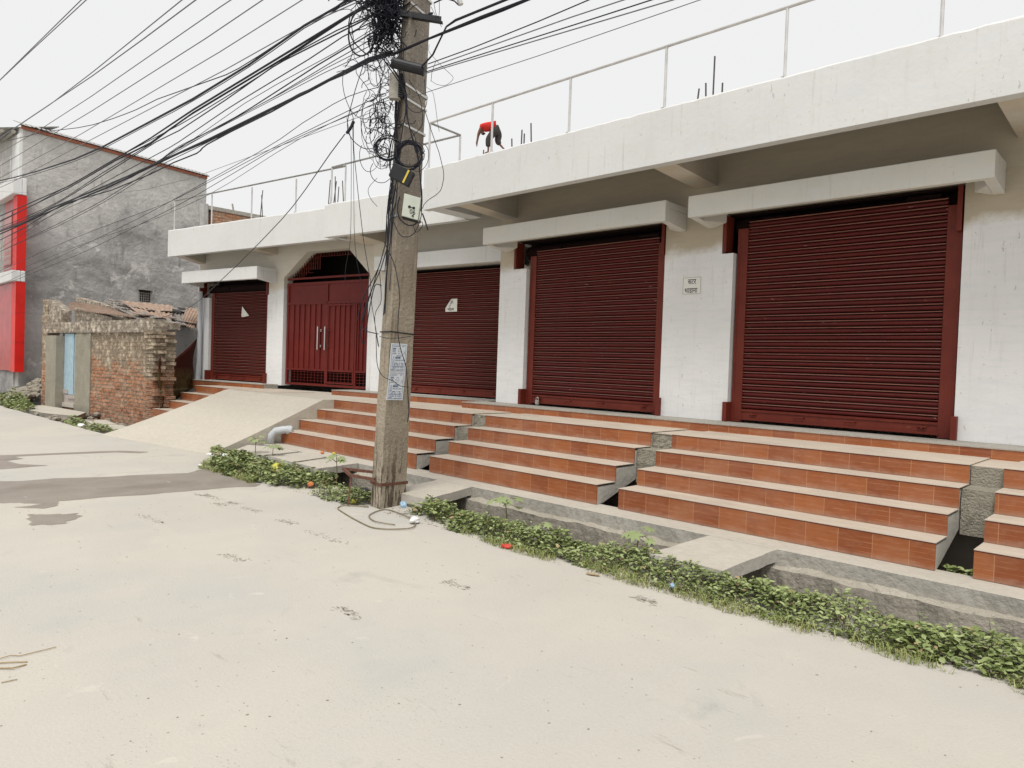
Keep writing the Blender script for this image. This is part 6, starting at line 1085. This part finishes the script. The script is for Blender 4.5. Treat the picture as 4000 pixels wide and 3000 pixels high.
hip = K((-7.675, 7.56, 5.065)); wst = K((-7.70, 7.53, 5.10)); mid = K((-7.74, 7.495, 5.10)); che = K((-7.805, 7.437, 5.065)); nek = K((-7.835, 7.41, 5.02)); hed = K((-7.83, 7.41, 4.985)); hd2 = K((-7.815, 7.42, 4.955))
def limb(pre, s):
    return dict(sh=side((-7.84, 7.40, 5.07), s), el=side((-7.875, 7.37, 4.96), s), wr=side((-7.886, 7.36, 4.86), s), pa=side((-7.89, 7.355, 4.825), s))
ch = [[('hip', hip, .045), ('wst', wst, .042), ('mid', mid, .045), ('che', che, .045), ('nek', nek, .018), ('hed', hed, .030), ('hd2', hd2, .026)]]
for nm_, s in (('n', -.045), ('f', .055)):
    L = limb(nm_, s); ch.append([('che', che, .045), (nm_+'sh', L['sh'], .022), (nm_+'el', L['el'], .014), (nm_+'wr', L['wr'], .009), (nm_+'pa', L['pa'], .012)])
    for q in range(5):
        b = L['pa']+FW*((q-2)*.006); ln = (.018, .030, .033, .030, .024)[q]; d1 = (RT*(-.15 if q else .5)+FW*(q-2)*.1-UP).normalized()
        ch.append([(nm_+'pa', L['pa'], .012), (nm_+'f%da' % q, b+d1*ln*.5, .0042), (nm_+'f%db' % q, b+d1*ln+RT*.006, .0035)])
kn, an, to = side((-7.765, 7.475, 4.885), -.03), side((-7.76, 7.48, 4.70), -.03), side((-7.80, 7.44, 4.675), -.03)
kr, ar, tr_ = side((-7.665, 7.57, 4.87), .04), side((-7.60, 7.635, 4.775), .04), side((-7.565, 7.665, 4.745), .04)
ch.append([('hip', hip, .045), ('hf', side((-7.70, 7.535, 5.02), -.03), .036), ('kn', kn, .022), ('an', an, .012), ('to', to, .012)])
ch.append([('hip', hip, .045), ('hr', side((-7.66, 7.58, 5.01), .035), .036), ('kr', kr, .022), ('ar', ar, .012), ('tr', tr_, .011)])
skin('body', ch, 'skin', pe, 'hip')
skin('shirt', [[('w0', K((-7.69, 7.54, 5.10)), .054), ('mid', mid, .070), ('che', che, .080), ('nk', K((-7.825, 7.42, 5.025)), .045)]]+[[('che', che, .080), ('s%d' % i, limb('', s)['sh'], .034), ('e%d' % i, limb('', s)['sh'].lerp(limb('', s)['el'], .35), .024)] for i, s in enumerate((-.045, .055))], 'shirt', pe, 'mid')
skin('trousers', [[('wst', K((-7.69, 7.545, 5.08)), .054), ('hip', hip-UP*.008, .072), ('hf', side((-7.70, 7.535, 5.0), -.03), .062), ('kn', kn, .048), ('hm', kn.lerp(an, .65), .040)], [('hip', hip, .072), ('hr', side((-7.66, 7.58, 4.99), .035), .062), ('kr', kr, .046), ('hr2', kr.lerp(ar, .45), .036)]], 'short', pe, 'hip')
skin('hair', [[('a', hed+UP*.0+RT*.012, .033), ('b', hd2+RT*.006, .031)]], 'hair', pe, 'a')
# cables strapped down the left face of the pole
rr = random.Random(77)
for k in range(9):
    za, zb = rr.uniform(4.2, 4.9), rr.uniform(1.9, 3.0); P = []; n = 12; s0 = rr.uniform(-.04, .16); ph = rr.uniform(0, 6)
    for i in range(n+1):
        z = za+(zb-za)*i/n; c = pc(0, z).lerp(pc(1, z), .15+.8*min(1, max(0, s0/.2+.25*math.sin(ph+i*.7)))); P.append(c+Vector((-.01, -.02-.012*(k % 3), 0))+RT*.015*math.sin(i*1.3+ph))
    m = MB(); m.tube(P, rr.uniform(.003, .0065), 5); tag(m.build('slack_cable', 'wire'), LBL['loose'][0], 'cable', LBL['loose'][1])


# more slack loops hanging left of the pole
rr = random.Random(5)
for k in range(26):
    c = Vector((-6.16, 4.44, 0))+RT*rr.uniform(-.16, .02)+UP*rr.uniform(3.55, 5.1); a, b = rr.uniform(.03, .11), rr.uniform(.06, .24); P = []; a0, a1 = rr.uniform(0, 6), rr.uniform(3, 6.2)
    for i in range(15):
        t = a0+a1*i/14; P.append(c+RT*a*math.cos(t)+UP*b*math.sin(t)+FW*(-.05+.03*math.sin(t*2)))
    m = MB(); m.tube(P, rr.uniform(.0018, .0042), 4); tag(m.build('slack_cable', 'wire'), LBL['loose'][0], 'cable', LBL['loose'][1])

# dark flecks dragged along the road and a greyer patch
rr = random.Random(8); m = MB()
for (xa, ya, xb, yb) in [(-5.38,2.47,-5.07,2.52),(-5.67,3.37,-5.06,3.37),(-6.93,3.38,-6.65,3.43),(-7.3,3.27,-7.11,3.3),(-3.77,2.48,-3.49,2.46),(-7.19,2.47,-6.66,2.52),(-7.84,3.4,-7.38,3.39),(-7.29,3.4,-7.11,3.42),(-3.75,3.33,-3.51,3.34),(-6.2,3.4,-5.91,3.42),(-7.9,3.31,-7.66,3.38),(-2.67,4.08,-2.49,4.05)]:
    for k in range(55):
        t = rr.random(); x = xa+(xb-xa)*t+rr.gauss(0, .012); y = ya+(yb-ya)*t+rr.gauss(0, .026); a = rr.uniform(-.5, .5); L = rr.uniform(.006, .022); w_ = L*rr.uniform(.15, .4); c, s = math.cos(a), math.sin(a)
        m.prism([(x-L*c, y-L*s), (x+w_*s, y-w_*c), (x+L*c, y+L*s), (x-w_*s, y+w_*c)], .0005, .0022)
for k in range(700):
    x, y = rr.uniform(-9, 0), rr.uniform(.6, 4.2)
    if noise.noise(Vector((x*.8, y*1.2, 4))) < 0: continue
    L = rr.uniform(.002, .007); a = rr.uniform(0, 3); c, s = math.cos(a), math.sin(a); m.prism([(x-L*c, y-L*s), (x+L*.4*s, y-L*.4*c), (x+L*c, y+L*s), (x-L*.4*s, y+L*.4*c)], .0004, .002)
tag(m.build('road_flecks', 'scuff'), 'dark scuff streaks and specks on the pale road', 'road marks', kind='stuff')
